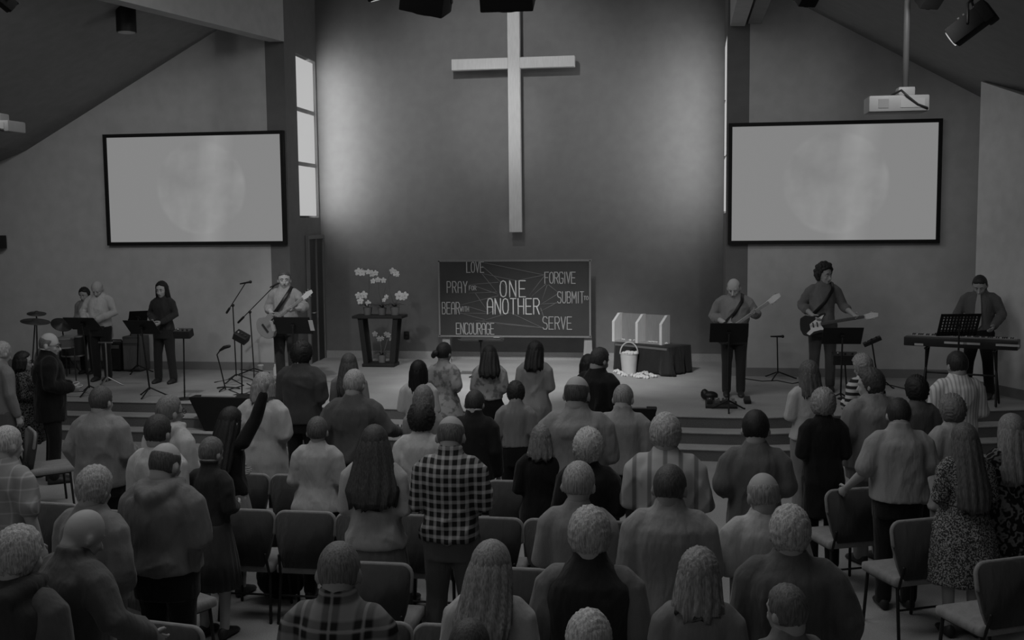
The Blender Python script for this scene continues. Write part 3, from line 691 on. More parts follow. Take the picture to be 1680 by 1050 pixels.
q = onz(177, 634, HS); t = thing('tripod_stand', 'pale metal tripod stand right of the percussionist\'s legs', 'stand', q)
qq = ony(173, 562, q.y) - q
bm = bmesh.new(); tube(bm, [(0, 0, .1), qq], .014, 8); finish(bm, 'pole', METAL, t)
bm = bmesh.new(); tube(bm, [qq + V(-.12, 0, 0), qq + V(.12, 0, 0)], .012, 8); finish(bm, 'crossbar', METAL, t); tripod(t, .15, .24, mat=METAL)

# floor monitors at the stage edge, seen from behind
def wedge(lab, x0, x1, yt, yb, z, Y):
    a = ony(x0, yt, Y); b = ony(x1, yt, Y); w_ = b.x - a.x; zt = a.z; zb_ = z; h = zt - zb_
    t = thing('floor_monitor', lab, 'stage monitor', ((a.x + b.x) / 2, Y, z), 0, 'floor monitors')
    bm = bmesh.new(); wb = w_ * 0.56
    vs = [(-wb / 2, 0, 0), (wb / 2, 0, 0), (w_ / 2, -.05, h), (-w_ / 2, -.05, h), (-wb / 2, .42, 0), (wb / 2, .42, 0), (w_ / 2, .2, h), (-w_ / 2, .2, h)]
    v = [bm.verts.new(p_) for p_ in vs]
    for f_ in ((0, 1, 2, 3), (4, 7, 6, 5), (0, 4, 5, 1), (3, 2, 6, 7), (1, 5, 6, 2), (0, 3, 7, 4)): bm.faces.new([v[i] for i in f_])
    bmesh.ops.bevel(bm, geom=bm.edges[:], offset=0.012, segments=2, affect='EDGES'); finish(bm, 'cabinet', plain(0.008, 0.6), t, 'auto')
    bm = bmesh.new(); box(bm, (0, .31, h * .5), (wb * 1.1, .02, h * .8), rotm(R(28))); finish(bm, 'grille', DARK, t, False)
    bm = bmesh.new(); box(bm, (-.05, .06, h + .008), (w_ * .55, .05, .02)); finish(bm, 'handle', plain(0.35, .4), t, False)
wedge('large black floor monitor on the left steps, behind the woman with the raised arm', 311, 413, 651, 700, 0.16, EDGE[2][1] - 0.52)
wedge('black floor monitor on the steps beside the bald man\'s right shoulder', 1028, 1078, 670, 710, 0.32, 14.72 - 0.28 - 0.0)

# pedals at the bald guitarist's feet
q = onz(1183, 668, HS); t = thing('pedal_board', 'dark pedal board with effect pedals at the bald guitarist\'s feet', 'pedal board', q)
bm = bmesh.new(); box(bm, (0, 0, .03), (.44, .26, .05), rotm(R(8)), .008); finish(bm, 'board', DARK, t, 'auto')
for k in range(4):
    bm = bmesh.new(); box(bm, (-.16 + .105 * k, .02, .085), (.075, .12, .06), rotm(R(8)), .008); pd = finish(bm, 'pedal', plain((.03, .12, .05, .2)[k], .4), t, 'auto')
    bm = bmesh.new(); cyl(bm, (-.16 + .105 * k, -.02, .11), (-.16 + .105 * k, -.022, .13), .012); finish(bm, 'switch', METAL, pd)
q = onz(1165, 657, HS); bm = bmesh.new(); ball(bm, (0, 0, .07), (.12, .09, .07)); ball(bm, (-.08, .02, .09), (.06, .06, .08)); me = solid(bm, .012); o = meshobj(me, 'gear_bag', BLACK, None); o.location = q; tag(o, 'small black slumped bag left of the pedal board', 'bag')
q = onz(1226, 661, HS); t = thing('foot_pedal', 'single black foot pedal on the floor right of the bald guitarist', 'pedal', q)
bm = bmesh.new(); box(bm, (0, 0, .03), (.1, .22, .045), bev=.008); finish(bm, 'base', BLACK, t, 'auto'); bm = bmesh.new(); box(bm, (0, 0, .065), (.085, .2, .018), rotm(R(8)), .004); finish(bm, 'treadle', DARK, t, 'auto')
def cable(lab, pts, r=.008):
    P = [onz(x, y, HS) + V(0, 0, r) for x, y in pts]; bm = bmesh.new(); tube(bm, P, r, 6); o = finish(bm, 'cable', BLACK); tag(o, lab, 'cable')
cable('black cable running along the foot of the left wall', [(255, 603), (300, 602.5), (350, 604), (395, 607), (430, 611)])
cable('black cable coiled below the short bent microphone stand', [(352, 628), (380, 622), (400, 633), (375, 640), (395, 648), (425, 640), (405, 630)])
cable('black cable trailing along the foot of the right wall', [(1222, 622), (1250, 626), (1275, 625), (1300, 630), (1330, 624)])
cable('black cable between the curly-haired guitarist and the keyboard', [(1405, 632), (1430, 628), (1462, 633), (1490, 640), (1530, 642)])

q = onz(428, 612, HS); t = thing('paper_cup', 'pale lidded cup on the stage floor left of the acoustic guitarist', 'cup', q)
bm = bmesh.new(); lathe(bm, [(.035, 0), (.05, .13)], n=18); finish(bm, 'cup_body', plain(.35, .5), t, 'auto'); bm = bmesh.new(); lathe(bm, [(.054, .128), (.054, .145), (.04, .152)], n=18); finish(bm, 'lid', plain(.55, .4), t, 'auto')
q = onz(452, 616, HS); t = thing('water_bottle', 'small shiny bottle on the stage floor at the acoustic guitarist\'s feet', 'bottle', q)
bm = bmesh.new(); lathe(bm, [(.036, 0), (.036, .13), (.016, .17), (.016, .18)], n=18); finish(bm, 'bottle_body', plain(.6, .2), t, 'auto'); bm = bmesh.new(); lathe(bm, [(.018, .178), (.018, .2)], n=14); finish(bm, 'cap', plain(.7, .4), t, 'auto')
q = onz(131, 650, HS); bm = bmesh.new()
for k in range(3): tube(bm, [V((.24 - .02 * k) * math.cos(a), (.16 - .015 * k) * math.sin(a), .012 + .018 * k) for a in [2 * PI * i / 28 for i in range(29)]], .011, 6, dome=False)
o = finish(bm, 'cable_coil', plain(.35, .6)); o.location = q + V(-.15, .1, 0); tag(o, 'pale coiled cable at the left edge of the stage steps', 'cable')

# draped table with the wooden rack, bucket and crumpled flowers
ta = onz(1008, 606, HS); tb = onz(1096, 617, HS); td = (tb - ta); tl = td.length; tang = math.atan2(td.y, td.x); th = 0.47
t = thing('draped_table', 'low table under a black cloth between the chalkboard and the bald guitarist', 'table', ta, tang)
DP = 0.62
bm = bmesh.new(); box(bm, (tl / 2, DP / 2, th - .03), (tl - .05, DP - .05, .04)); finish(bm, 'tabletop', plain(.15, .6, 0, 'wood'), t, False)
for sx in (.08, tl - .08):
    for sy in (.08, DP - .08):
        bm = bmesh.new(); box(bm, (sx, sy, (th - .05) / 2), (.05, .05, th - .05)); finish(bm, 'leg', plain(.15, .6, 0, 'wood'), t, False)
bm = bmesh.new(); rings = []
for k in range(11):
    u = k / 10; z = th * (1 - u) + .012 * u; ring = []; N = 96
    for i in range(N):
        s_ = i / N * 4; e = int(s_); fq = s_ - e
        x, y = ((fq * tl, 0), (tl, fq * DP), (tl - fq * tl, DP), (0, DP - fq * DP))[e]
        nx, ny = ((0, -1), (1, 0), (0, 1), (-1, 0))[e]
        off = u * (.03 + .035 * math.sin(fq * 13 + e) + .02 * math.sin(fq * 29 + 2 * e)) + (.10 * u * max(0, 1 - abs(fq - (1 if e in (0, 2) else 0)) * 5))
        ring.append(V(x + nx * off, y + ny * off, z))
    rings.append(ring)
cap = [V(p_.x, p_.y, th + .012) for p_ in rings[0]]
skin_rings(bm, [[V(tl / 2 + (p_.x - tl / 2) * .5, DP / 2 + (p_.y - DP / 2) * .5, th + .012) for p_ in cap], cap] + rings)
finish(bm, 'tablecloth', plain(.022, .7, 0, 'cloth'), t)
bm = bmesh.new(); box(bm, (tl / 2, -.004, th - .02), (tl * .96, .012, .035)); finish(bm, 'cloth_trim', plain(.12, .6), t, False)
# wooden rack with three dividers
ra = ony(1012, 562, ta.y + .2); rb = ony(1103, 567, ta.y + .2); rl = rb.x - ra.x; rz = HS + th + .014
t = thing('wooden_rack', 'pale wooden rack with three upright dividers standing on the draped table', 'rack', (ra.x, ta.y + .24, rz), tang * .8)
rh = ony(1014, 514, ta.y + .2).z - rz
bm = bmesh.new(); box(bm, (rl / 2, .14, rh * .5), (rl, .02, rh * .98)); finish(bm, 'back_panel', plain(.23, .7, 0, 'wood'), t, False)
bm = bmesh.new(); box(bm, (rl / 2, .02, .012), (rl, .26, .02)); finish(bm, 'base_board', plain(.3, .7, 0, 'wood'), t, False)
for k in range(3):
    bm = bmesh.new(); x = rl * k / 2; prism(bm, [(x - .025, -.12, 0), (x - .025, .15, 0), (x - .025, .15, rh), (x - .025, .06, rh), (x - .025, -.12, rh * .72)], (.05, 0, 0)); finish(bm, 'divider', plain(.6, .6, 0, 'wood'), t, False)
# bucket
q = onz(1032, 612, HS); t = thing('bucket', 'white bucket with a raised handle, filled with pale blossoms, before the draped table', 'bucket', q)
bh_ = pxm(33, q); r1 = pxm(14.5, q); r0 = pxm(11.5, q)
bm = bmesh.new(); lathe(bm, [(r0 * .9, .004), (r0, 0), (r1, bh_ * .97), (r1 * 1.06, bh_ * .97), (r1 * 1.06, bh_), (r1 * .95, bh_), (r1 * .9, bh_ * .8), (.01, bh_ * .78)], n=28); finish(bm, 'pail', plain(.5, .5), t, 'auto')
bm = bmesh.new(); hx = [(r1 * math.cos(a) * 1.0, .0, bh_ * .97 + pxm(19, q) * math.sin(a)) for a in [PI * k / 14 for k in range(15)]]; tube(bm, hx, .012, 8); finish(bm, 'handle', plain(.4, .5), t)
def blossom(lab, c, r, seed, group):
    random.seed(seed); bm = bmesh.new()
    for k in range(6):
        a = k * 1.05 + random.random(); ball(bm, (r * .55 * math.cos(a), r * .55 * math.sin(a), r * .25 + random.random() * r * .2), (r * .55, r * .4, r * .3), rotm(random.random(), random.random(), a), 8, 5)
    o = finish(bm, 'paper_blossom', plain(.55, .8)); o.location = c; tag(o, lab, 'blossom', group); return o
random.seed(3)
for k in range(9):
    a = k * 2.4; rr = r1 * .75 * math.sqrt(k / 9)
    blossom('pale paper blossom heaped inside the white bucket', q + V(rr * math.cos(a), rr * math.sin(a), bh_ * .97), r1 * .36, k, 'blossoms in the bucket')
for k, (x, y) in enumerate([(1012, 611), (1018, 614), (1040, 618), (1048, 616), (1053, 620), (1058, 614), (1060, 621), (1066, 617), (1072, 619), (1047, 620), (1025, 617), (1065, 612)]):
    blossom('crumpled pale blossom lying on the stage before the white bucket', onz(x, y, HS), .07, 20 + k, 'blossoms on the stage floor')
for k, (x, d) in enumerate([(.12, .02), (.25, .0), (.33, .03), (.6, -.02), (.66, .02), (.72, 0), (.9, -.04)]):
    blossom('small pale blossom lying at the foot of the wooden rack', V(ra.x + rl * x, ta.y + .24 + d + td.y / td.x * rl * x * .8 - .02, rz + .022), .035, 40 + k, 'blossoms on the rack')

# flower table with orchids
ft = onz(625, 600, HS); s1 = pxm(1, ft)
t = thing('flower_table', 'dark wooden flower table with slanting legs in front of the door', 'table', ft)
hz = ony(625, 519, ft.y).z - HS; W0, W1 = 84 * s1, 54 * s1; M_DW = plain(.03, .5, 0, 'wood')
bm = bmesh.new(); box(bm, (0, 0, hz), (W0, .42, .05), bev=.01); finish(bm, 'table_top', M_DW, t, 'auto')
bm = bmesh.new(); box(bm, (0, 0, .03), (W1, .40, .06), bev=.012); finish(bm, 'base', M_DW, t, 'auto')
for sx in (-1, 1):
    for sy in (-1, 1):
        bm = bmesh.new(); a = V(sx * W1 * .40, sy * .13, .05); b = V(sx * W0 * .35, sy * .15, hz - .02)
        prism(bm, [a + V(-.045, -.02, 0), a + V(.045, -.02, 0), a + V(.045, .02, 0), a + V(-.045, .02, 0)], b - a); finish(bm, 'leg', M_DW, t, False)
def petal(bm, c, d, L, w_, nrm):
    x = d.normalized(); y = nrm.cross(x).normalized(); Rm = Matrix((x, y, x.cross(y))).transposed(); ball(bm, c + x * L * .5, (L * .55, w_, .006), Rm, 8, 5)
def orchid(lab, base, potr, poth, stems, leafn=5, tone=.6):
    t = thing('potted_orchid', lab, 'orchid', base)
    bm = bmesh.new(); lathe(bm, [(potr * .75, 0), (potr, poth), (potr * .88, poth), (potr * .8, poth * .9), (.01, poth * .9)], n=20); finish(bm, 'flower_pot', plain(.16, .6), t, 'auto')
    for k in range(leafn):
        a = k * 2 * PI / leafn + .4; bm = bmesh.new(); d = V(math.cos(a), math.sin(a), 0)
        tube(bm, [V(0, 0, poth), d * .08 + V(0, 0, poth + .06), d * .19 + V(0, 0, poth + .03)], [.015, .035, .008], 8, .25, V(0, 0, 1)); finish(bm, 'leaf', plain(.06, .5), t)
    for pts, fl in stems:
        bm = bmesh.new(); tube(bm, [V(0, 0, poth * .9)] + [Vector(p_) for p_ in pts], .007, 6); st = finish(bm, 'stem', plain(.12, .6), t)
        for c, r in fl:
            bm = bmesh.new(); c = Vector(c); n_ = V(random.uniform(-.3, .3), -1, random.uniform(-.2, .5)).normalized(); ux, uy = frame_of(n_)
            for k in range(5):
                a = k * 2 * PI / 5 + .3; petal(bm, c, ux * math.cos(a) + uy * math.sin(a), r, r * .42, n_)
            ball(bm, c + n_ * .01, r * .22, None, 8, 5); finish(bm, 'blossom', plain(tone, .7), st)
FP = lambda x, y, dy=0: ony(x, y, ft.y + dy)
def rel_f(b, L_): return [tuple(FP(x, y, dy) - b) for x, y, dy in L_]
b1 = V(FP(603, 515).x, ft.y + .02, HS + hz + .026)
random.seed(5)
def fl(b, L_): return [(FP(x, y, -.02) - b, r * s1) for x, y, r in L_]
orchid('white potted orchid on the left of the flower table, blossoms high and low', b1, .085, .14, [
    (rel_f(b1, [(605, 480, 0), (606, 445, 0), (598, 440, 0), (588, 446, 0)]), fl(b1, [(588, 446, 7), (594, 447, 7), (604, 446, 5), (610, 449, 6), (616, 448, 5)])),
    (rel_f(b1, [(600, 492, 0), (592, 486, 0)]), fl(b1, [(588, 485, 6), (597, 484, 7), (591, 494, 6), (604, 498, 6)]))])
b2 = V(FP(626, 515).x, ft.y + .05, HS + hz + .026)
orchid('potted orchid in the middle of the flower table with small drooping blossoms', b2, .085, .13, [
    (rel_f(b2, [(622, 480, 0), (620, 458, 0)]), fl(b2, [(612, 461, 5), (620, 459, 5), (629, 460, 5)])),
    (rel_f(b2, [(630, 480, 0), (633, 470, 0)]), fl(b2, [(634, 487, 4), (630, 492, 4)]))])
b3 = V(FP(648, 515).x, ft.y + .0, HS + hz + .026)
orchid('white potted orchid on the right of the flower table, one blossom spread wide', b3, .085, .15, [
    (rel_f(b3, [(640, 480, 0), (637, 455, 0), (645, 446, 0)]), fl(b3, [(644, 445, 6), (649, 448, 6), (652, 451, 4)])),
    (rel_f(b3, [(652, 492, 0), (657, 487, 0)]), fl(b3, [(655, 485, 8), (664, 485, 7), (660, 487, 7)]))])
b4 = V(FP(627, 595).x, ft.y, HS + .062)
orchid('small potted plant with pale blossoms between the legs of the flower table', b4, .08, .14, [
    (rel_f(b4, [(625, 570, 0), (622, 550, 0)]), fl(b4, [(615, 548, 5), (622, 556, 5), (627, 555, 4)])),
    (rel_f(b4, [(632, 570, 0), (637, 552, 0)]), fl(b4, [(637, 550, 5), (641, 556, 4), (633, 548, 4)]))], tone=.3)

# ================================================================== CEILING FITTINGS
def roofz(x): return (A.z + ka * (x - A.x) if x < B.x else C_.z + kl * (x - C_.x)) if x < XRIDGE else D1.z + kr * (x - D1.x)
def onroof(px, py):
    d = ray(px, py); lo, hi = 4.0, 30.0
    for k in range(60):
        m_ = (lo + hi) / 2; p_ = CPOS + d * m_
        if p_.z < roofz(p_.x): lo = m_
        else: hi = m_
    return CPOS + d * lo
q = onroof(206, 12); s_ = pxm(1, q); t = thing('downlight', 'black cylinder downlight hanging from the left sloping ceiling', 'lamp', q + V(0, 0, -.02))
bm = bmesh.new(); lathe(bm, [(16 * s_, -38 * s_), (16 * s_, 0), (15 * s_, .02), (.02, .02)], n=24); finish(bm, 'housing', plain(.012, .5), t, 'auto')
bm = bmesh.new(); lathe(bm, [(13.5 * s_, -39 * s_), (13.5 * s_, -37 * s_)], n=24); finish(bm, 'lens', plain(.45, .3), t, 'auto')
bm = bmesh.new(); cyl(bm, (0, 0, 0), (0, 0, .3), .03); finish(bm, 'stem', BLACK, t)

def projector(lab, cpx, Y, wpx, hpx, polepx, yaw):
    c = ony(cpx[0], cpx[1], Y); W = pxm(wpx, c); Hh = pxm(hpx, c)
    t = thing('projector', lab, 'projector', c, yaw)
    bm = bmesh.new(); box(bm, (0, 0, 0), (W, .38, Hh), bev=.02); finish(bm, 'case', plain(.26, .5), t, 'auto')
    bm = bmesh.new(); box(bm, (-W * .26, -.192, .0), (W * .17, .01, Hh * .55)); finish(bm, 'vent', plain(.2, .6), t, False)
    bm = bmesh.new(); box(bm, (W * .22, -.192, .0), (W * .4, .01, Hh * .55)); finish(bm, 'connector_panel', plain(.3, .6), t, False)
    bm = bmesh.new(); cyl(bm, (0.1 * W, .19, 0), (0.1 * W, .25, 0), Hh * .38); finish(bm, 'lens', plain(.03, .2), t)
    px_ = pxm(polepx[0] - cpx[0], c); zt = roofz(c.x + px_) - c.z
    bm = bmesh.new(); box(bm, (px_, 0, Hh / 2 + .05), (W * .28, .2, .1), bev=.02); finish(bm, 'mount', plain(.26, .5), t, 'auto')
    bm = bmesh.new(); cyl(bm, (px_, 0, Hh / 2 + .08), (px_, 0, zt), .034); finish(bm, 'pole', plain(.10, .5), t)
    bm = bmesh.new(); P = [V(px_ - .16, -.1, Hh / 2 + .01), V(px_ - .08, -.2, Hh / 2 + .05), V(px_, -.21, Hh / 2 - .03), V(px_ + .1, -.2, -.02), V(px_ + .2, -.2, -.06)]; tube(bm, P, .013, 6); finish(bm, 'cable', BLACK, t)
projector('white projector hanging on a ceiling pole in front of the right screen', (1470, 172), 13.0, 94, 26, (1484, 0), 0)
projector('white projector at the left edge of the photo, hanging from the ceiling', (-14, 209), 13.0, 92, 18, (-2, 0), 0)

def stage_lamp(lab, cpx, Y, L_, w_, direction, yoke=True, lit=False):
    c = ony(cpx[0], cpx[1], Y); t = thing('stage_light', lab, 'stage light', c, 0, 'stage lights on the ceiling'); d = Vector(direction).normalized(); x, y = frame_of(d)
    Rm = Matrix((x, y, d)).transposed()
    bm = bmesh.new(); box(bm, (0, 0, 0), (w_, w_ * .8, L_), Rm, .02); box(bm, d * (-L_ * .42), (w_ * 1.12, w_ * .95, L_ * .25), Rm, .02); finish(bm, 'housing', plain(.006, .85), t, 'auto')
    for k in range(4):
        bm = bmesh.new(); box(bm, Rm @ V(0, w_ * .41, -L_ * .3 + k * .06), (w_ * .9, .02, .02), Rm); finish(bm, 'cooling_fin', DARK, t, False)
    bm = bmesh.new(); cyl(bm, d * (L_ * .48), d * (L_ * .53), w_ * .36); finish(bm, 'lens', emis('lamp_lens', .4) if lit else plain(.03, .2), t)
    zt = roofz(c.x) - c.z
    bm = bmesh.new(); tube(bm, [x * (w_ * .58), x * (w_ * .58) + V(0, 0, w_ * .8), V(0, 0, w_ * 1.0), -x * (w_ * .58) + V(0, 0, w_ * .8), -x * (w_ * .58)], .014, 8); finish(bm, 'yoke', BLACK, t)
    bm = bmesh.new(); cyl(bm, (0, 0, w_ * .95), (0, 0, max(zt, w_ * 1.2)), .024); finish(bm, 'hanger', BLACK, t)
stage_lamp('black stage light pointing down left, its lens bright, at the top right', (1592, 40), 12.0, .44, .24, (-.72, .35, -.55), lit=True)
stage_lamp('black stage light at the top edge, left of the cross', (700, -4), 12.0, .3, .5, (-.24, .4, -1))
stage_lamp('black stage light at the top edge, above the head of the cross', (833, -12), 12.0, .3, .58, (-.03, .5, -1))
stage_lamp('small stage light with a pale lens at the top edge, far left of the cross', (612, -16), 12.0, .22, .16, (.2, .3, -1), lit=True)
stage_lamp('dark stage light barely showing at the top edge above the right screen', (1325, -8), 12.5, .2, .22, (-.3, .6, -.6))
stage_lamp('dark stage light at the top edge beside the projector pole', (1527, -8), 12.5, .24, .24, (-.3, .6, -.6))
stage_lamp('dark stage light at the top left corner of the photo', (8, 2), 12.0, .22, .18, (.5, .6, -.6))

# ================================================================== PEOPLE
TORSO = {'m': [(.40, .160, .122, -.005), (.80, .158, .122, -.005), (.90, .162, .128, -.012), (1.00, .150, .120, -.006), (1.10, .143, .114, 0), (1.22, .150, .120, -.002), (1.30, .156, .119, -.008), (1.36, .144, .108, -.014), (1.40, .118, .094, -.018), (1.44, .088, .080, -.018), (1.48, .072, .072, -.014), (1.52, .064, .066, -.010), (1.57, .062, .064, -.008)],
         'f': [(.40, .160, .126, -.005), (.80, .164, .128, -.008), (.90, .165, .130, -.014), (1.00, .145, .112, -.006), (1.10, .128, .100, 0), (1.22, .135, .110, .003), (1.29, .139, .112, .002), (1.35, .127, .100, -.008), (1.39, .104, .086, -.014), (1.43, .078, .072, -.014), (1.47, .062, .063, -.012), (1.52, .053, .057, -.010), (1.57, .051, .056, -.008)]}
def torso_at(sex, z, wd, belly):
    T = TORSO[sex]
    for p, q in zip(T, T[1:]):
        if p[0] <= z <= q[0]:
            u = (z - p[0]) / (q[0] - p[0]); a, b, y = [p[i] + (q[i] - p[i]) * u for i in (1, 2, 3)]; break
    else: a, b, y = T[-1][1:] if z > 1 else T[0][1:]
    k = wd if z < 1.38 else wd + (1 - wd) * min(1, (z - 1.38) / .13)
    bl = belly * math.exp(-((z - 1.08) / .17) ** 2)
    return a * k + bl * .5, b * k + bl * .6, y + bl * .35
POSE = {'down': ((.215, -.035, 1.13), (.228, .04, .885)), 'front': ((.218, -.035, 1.14), (.10, .205, 1.08)), 'low': ((.222, -.035, 1.13), (.06, .20, .95)),
        'pocket': ((.25, -.075, 1.15), (.185, .05, .92)), 'chair': ((.275, .03, 1.15), (.31, .24, .96)), 'up': ((.25, .13, 1.60), (.20, .17, 1.86)),
        'clap': ((.25, .05, 1.17), (.05, .27, 1.26)), 'out': ((.30, -.02, 1.17), (.30, .2, 1.02)), 'chest': ((.25, 0, 1.16), (.03, .2, 1.22))}

def head_ell(d): return 1 / math.sqrt((d.x / .083) ** 2 + (d.y / .098) ** 2 + (d.z / .106) ** 2)
def hair_shell(bm, style, seed):
    mop = style == 'mop'; style = 'curly' if mop else style
    rs = random.Random(seed); ph = [rs.uniform(0, 6) for _ in range(8)]
    thick = {'short': .055, 'buzz': .02, 'bald': .016, 'full': .14, 'curly': .24, 'long': .09, 'bob': .12, 'bun': .07}[style]
    nz, na = (40, 64) if style in ('curly', 'full') else (26, 40); rings = []; fq = 1.5 if style == 'curly' else 1.0
    for j in range(nz + 1):
        el = -PI / 2 + PI * (0.015 + .97 * j / nz); ring = []
        for i in range(na):
            a = 2 * PI * i / na; d = V(math.cos(el) * math.sin(a), -math.cos(el) * math.cos(a), math.sin(el))       # a = 0 at the back
            ab = abs((a + PI) % (2 * PI) - PI); e = math.degrees(el); g = math.degrees(ab)
            if style in ('full', 'curly', 'bob', 'long'): low = -58 if g < 95 else (-58 + (g - 95) * 2.86 if g < 125 else 24 + (g - 125) * .30)
            else: low = -46 if g < 75 else (-46 + (g - 75) * .99 if g < 108 else (-13 + (g - 108) * 2.1 if g < 130 else 22 + (g - 130) * .25))
            m_ = (e - low) / 9.0
            if style == 'bald':
                top = 22 + 16 * math.cos(ab) if g < 180 else 0
                m_ = min(m_, (30 + 12 * math.cos(ab * .8) - e) / 14.0)
            m_ = max(0, min(1, m_ + .5)); m_ = m_ * m_ * (3 - 2 * m_)
            n_ = math.sin(fq * d.x * 19 + ph[0] + 2 * math.sin(d.z * 11 * fq + ph[1])) * math.sin(fq * d.y * 17 + ph[2] + d.z * 9) + .5 * math.sin(d.x * 41 + ph[3]) * math.sin(d.z * 37 + ph[4]) * math.sin(d.y * 35 + ph[5])
            amp = {'curly': .05, 'full': .026, 'short': .012, 'buzz': .004, 'bald': .002, 'long': .01, 'bob': .016, 'bun': .01}[style]
            r = head_ell(d) * (.88 + m_ * (.12 + thick + n_ * amp * 1.6))
            ring.append(V(0, -.002, .135) + d * r)
        rings.append(ring)
    skin_rings(bm, rings)
    if mop:
        for k in range(130):
            el = rs.uniform(-30, 88); g = rs.uniform(-180, 180)
            if el < (-30 if abs(g) < 95 else -30 + (abs(g) - 95) * 2.0): continue
            el, g = R(el), R(g); d = V(math.cos(el) * math.sin(g), -math.cos(el) * math.cos(g), math.sin(el))
            ball(bm, V(0, -.002, .135) + d * head_ell(d) * rs.uniform(1.08, 1.17), rs.uniform(.020, .034), None, 8, 6)
def hair_drape(bm, zb, seed, top=(.088, .106), bot=(.115, .05), ycb=-.095, half=118, wave=.006, taper=1.0):
    rs = random.Random(seed); nA, nZ = 44, 16; zt = .17; ph = [rs.uniform(0, 6) for _ in range(6)]; outer = []; inner = []
    for j in range(nZ + 1):
        u = j / nZ; z = zt + (zb - zt) * u; e = min(1, u * 1.25) ** 1.1
        a_ = top[0] + (bot[0] - top[0]) * e; b_ = top[1] + (bot[1] - top[1]) * e; yc = -.002 + ycb * e
        if u > .75: a_ *= 1 - (1 - taper) * (u - .75) / .25
        if u < .2: s_ = .80 + .2 * math.sqrt(u / .2); a_ *= s_; b_ *= s_
        ro = []; ri = []
        for i in range(nA + 1):
            t = R(-half + 2 * half * i / nA); st = wave * (math.sin(t * 13 + ph[0] + 1.3 * math.sin(u * 4 + ph[1])) + .7 * math.sin(t * 29 + ph[2] + u * 2)) * (.4 + u)
            zz = z + (.018 * math.sin(t * 7 + ph[3]) + .012 * math.sin(t * 23 + ph[4]) if j == nZ else 0) + (.03 * (abs(t) / R(half)) ** 2 if u > .8 else 0)
            ro.append(V((a_ + st + .006) * math.sin(t), yc - (b_ + st + .006) * math.cos(t), zz)); ri.append(V((a_ - .03) * math.sin(t), yc - (b_ - .022) * math.cos(t), zz))
        outer.append(ro); inner.append(ri)
    skin_rings(bm, [o_ + i_[::-1] for o_, i_ in zip(outer, inner)])

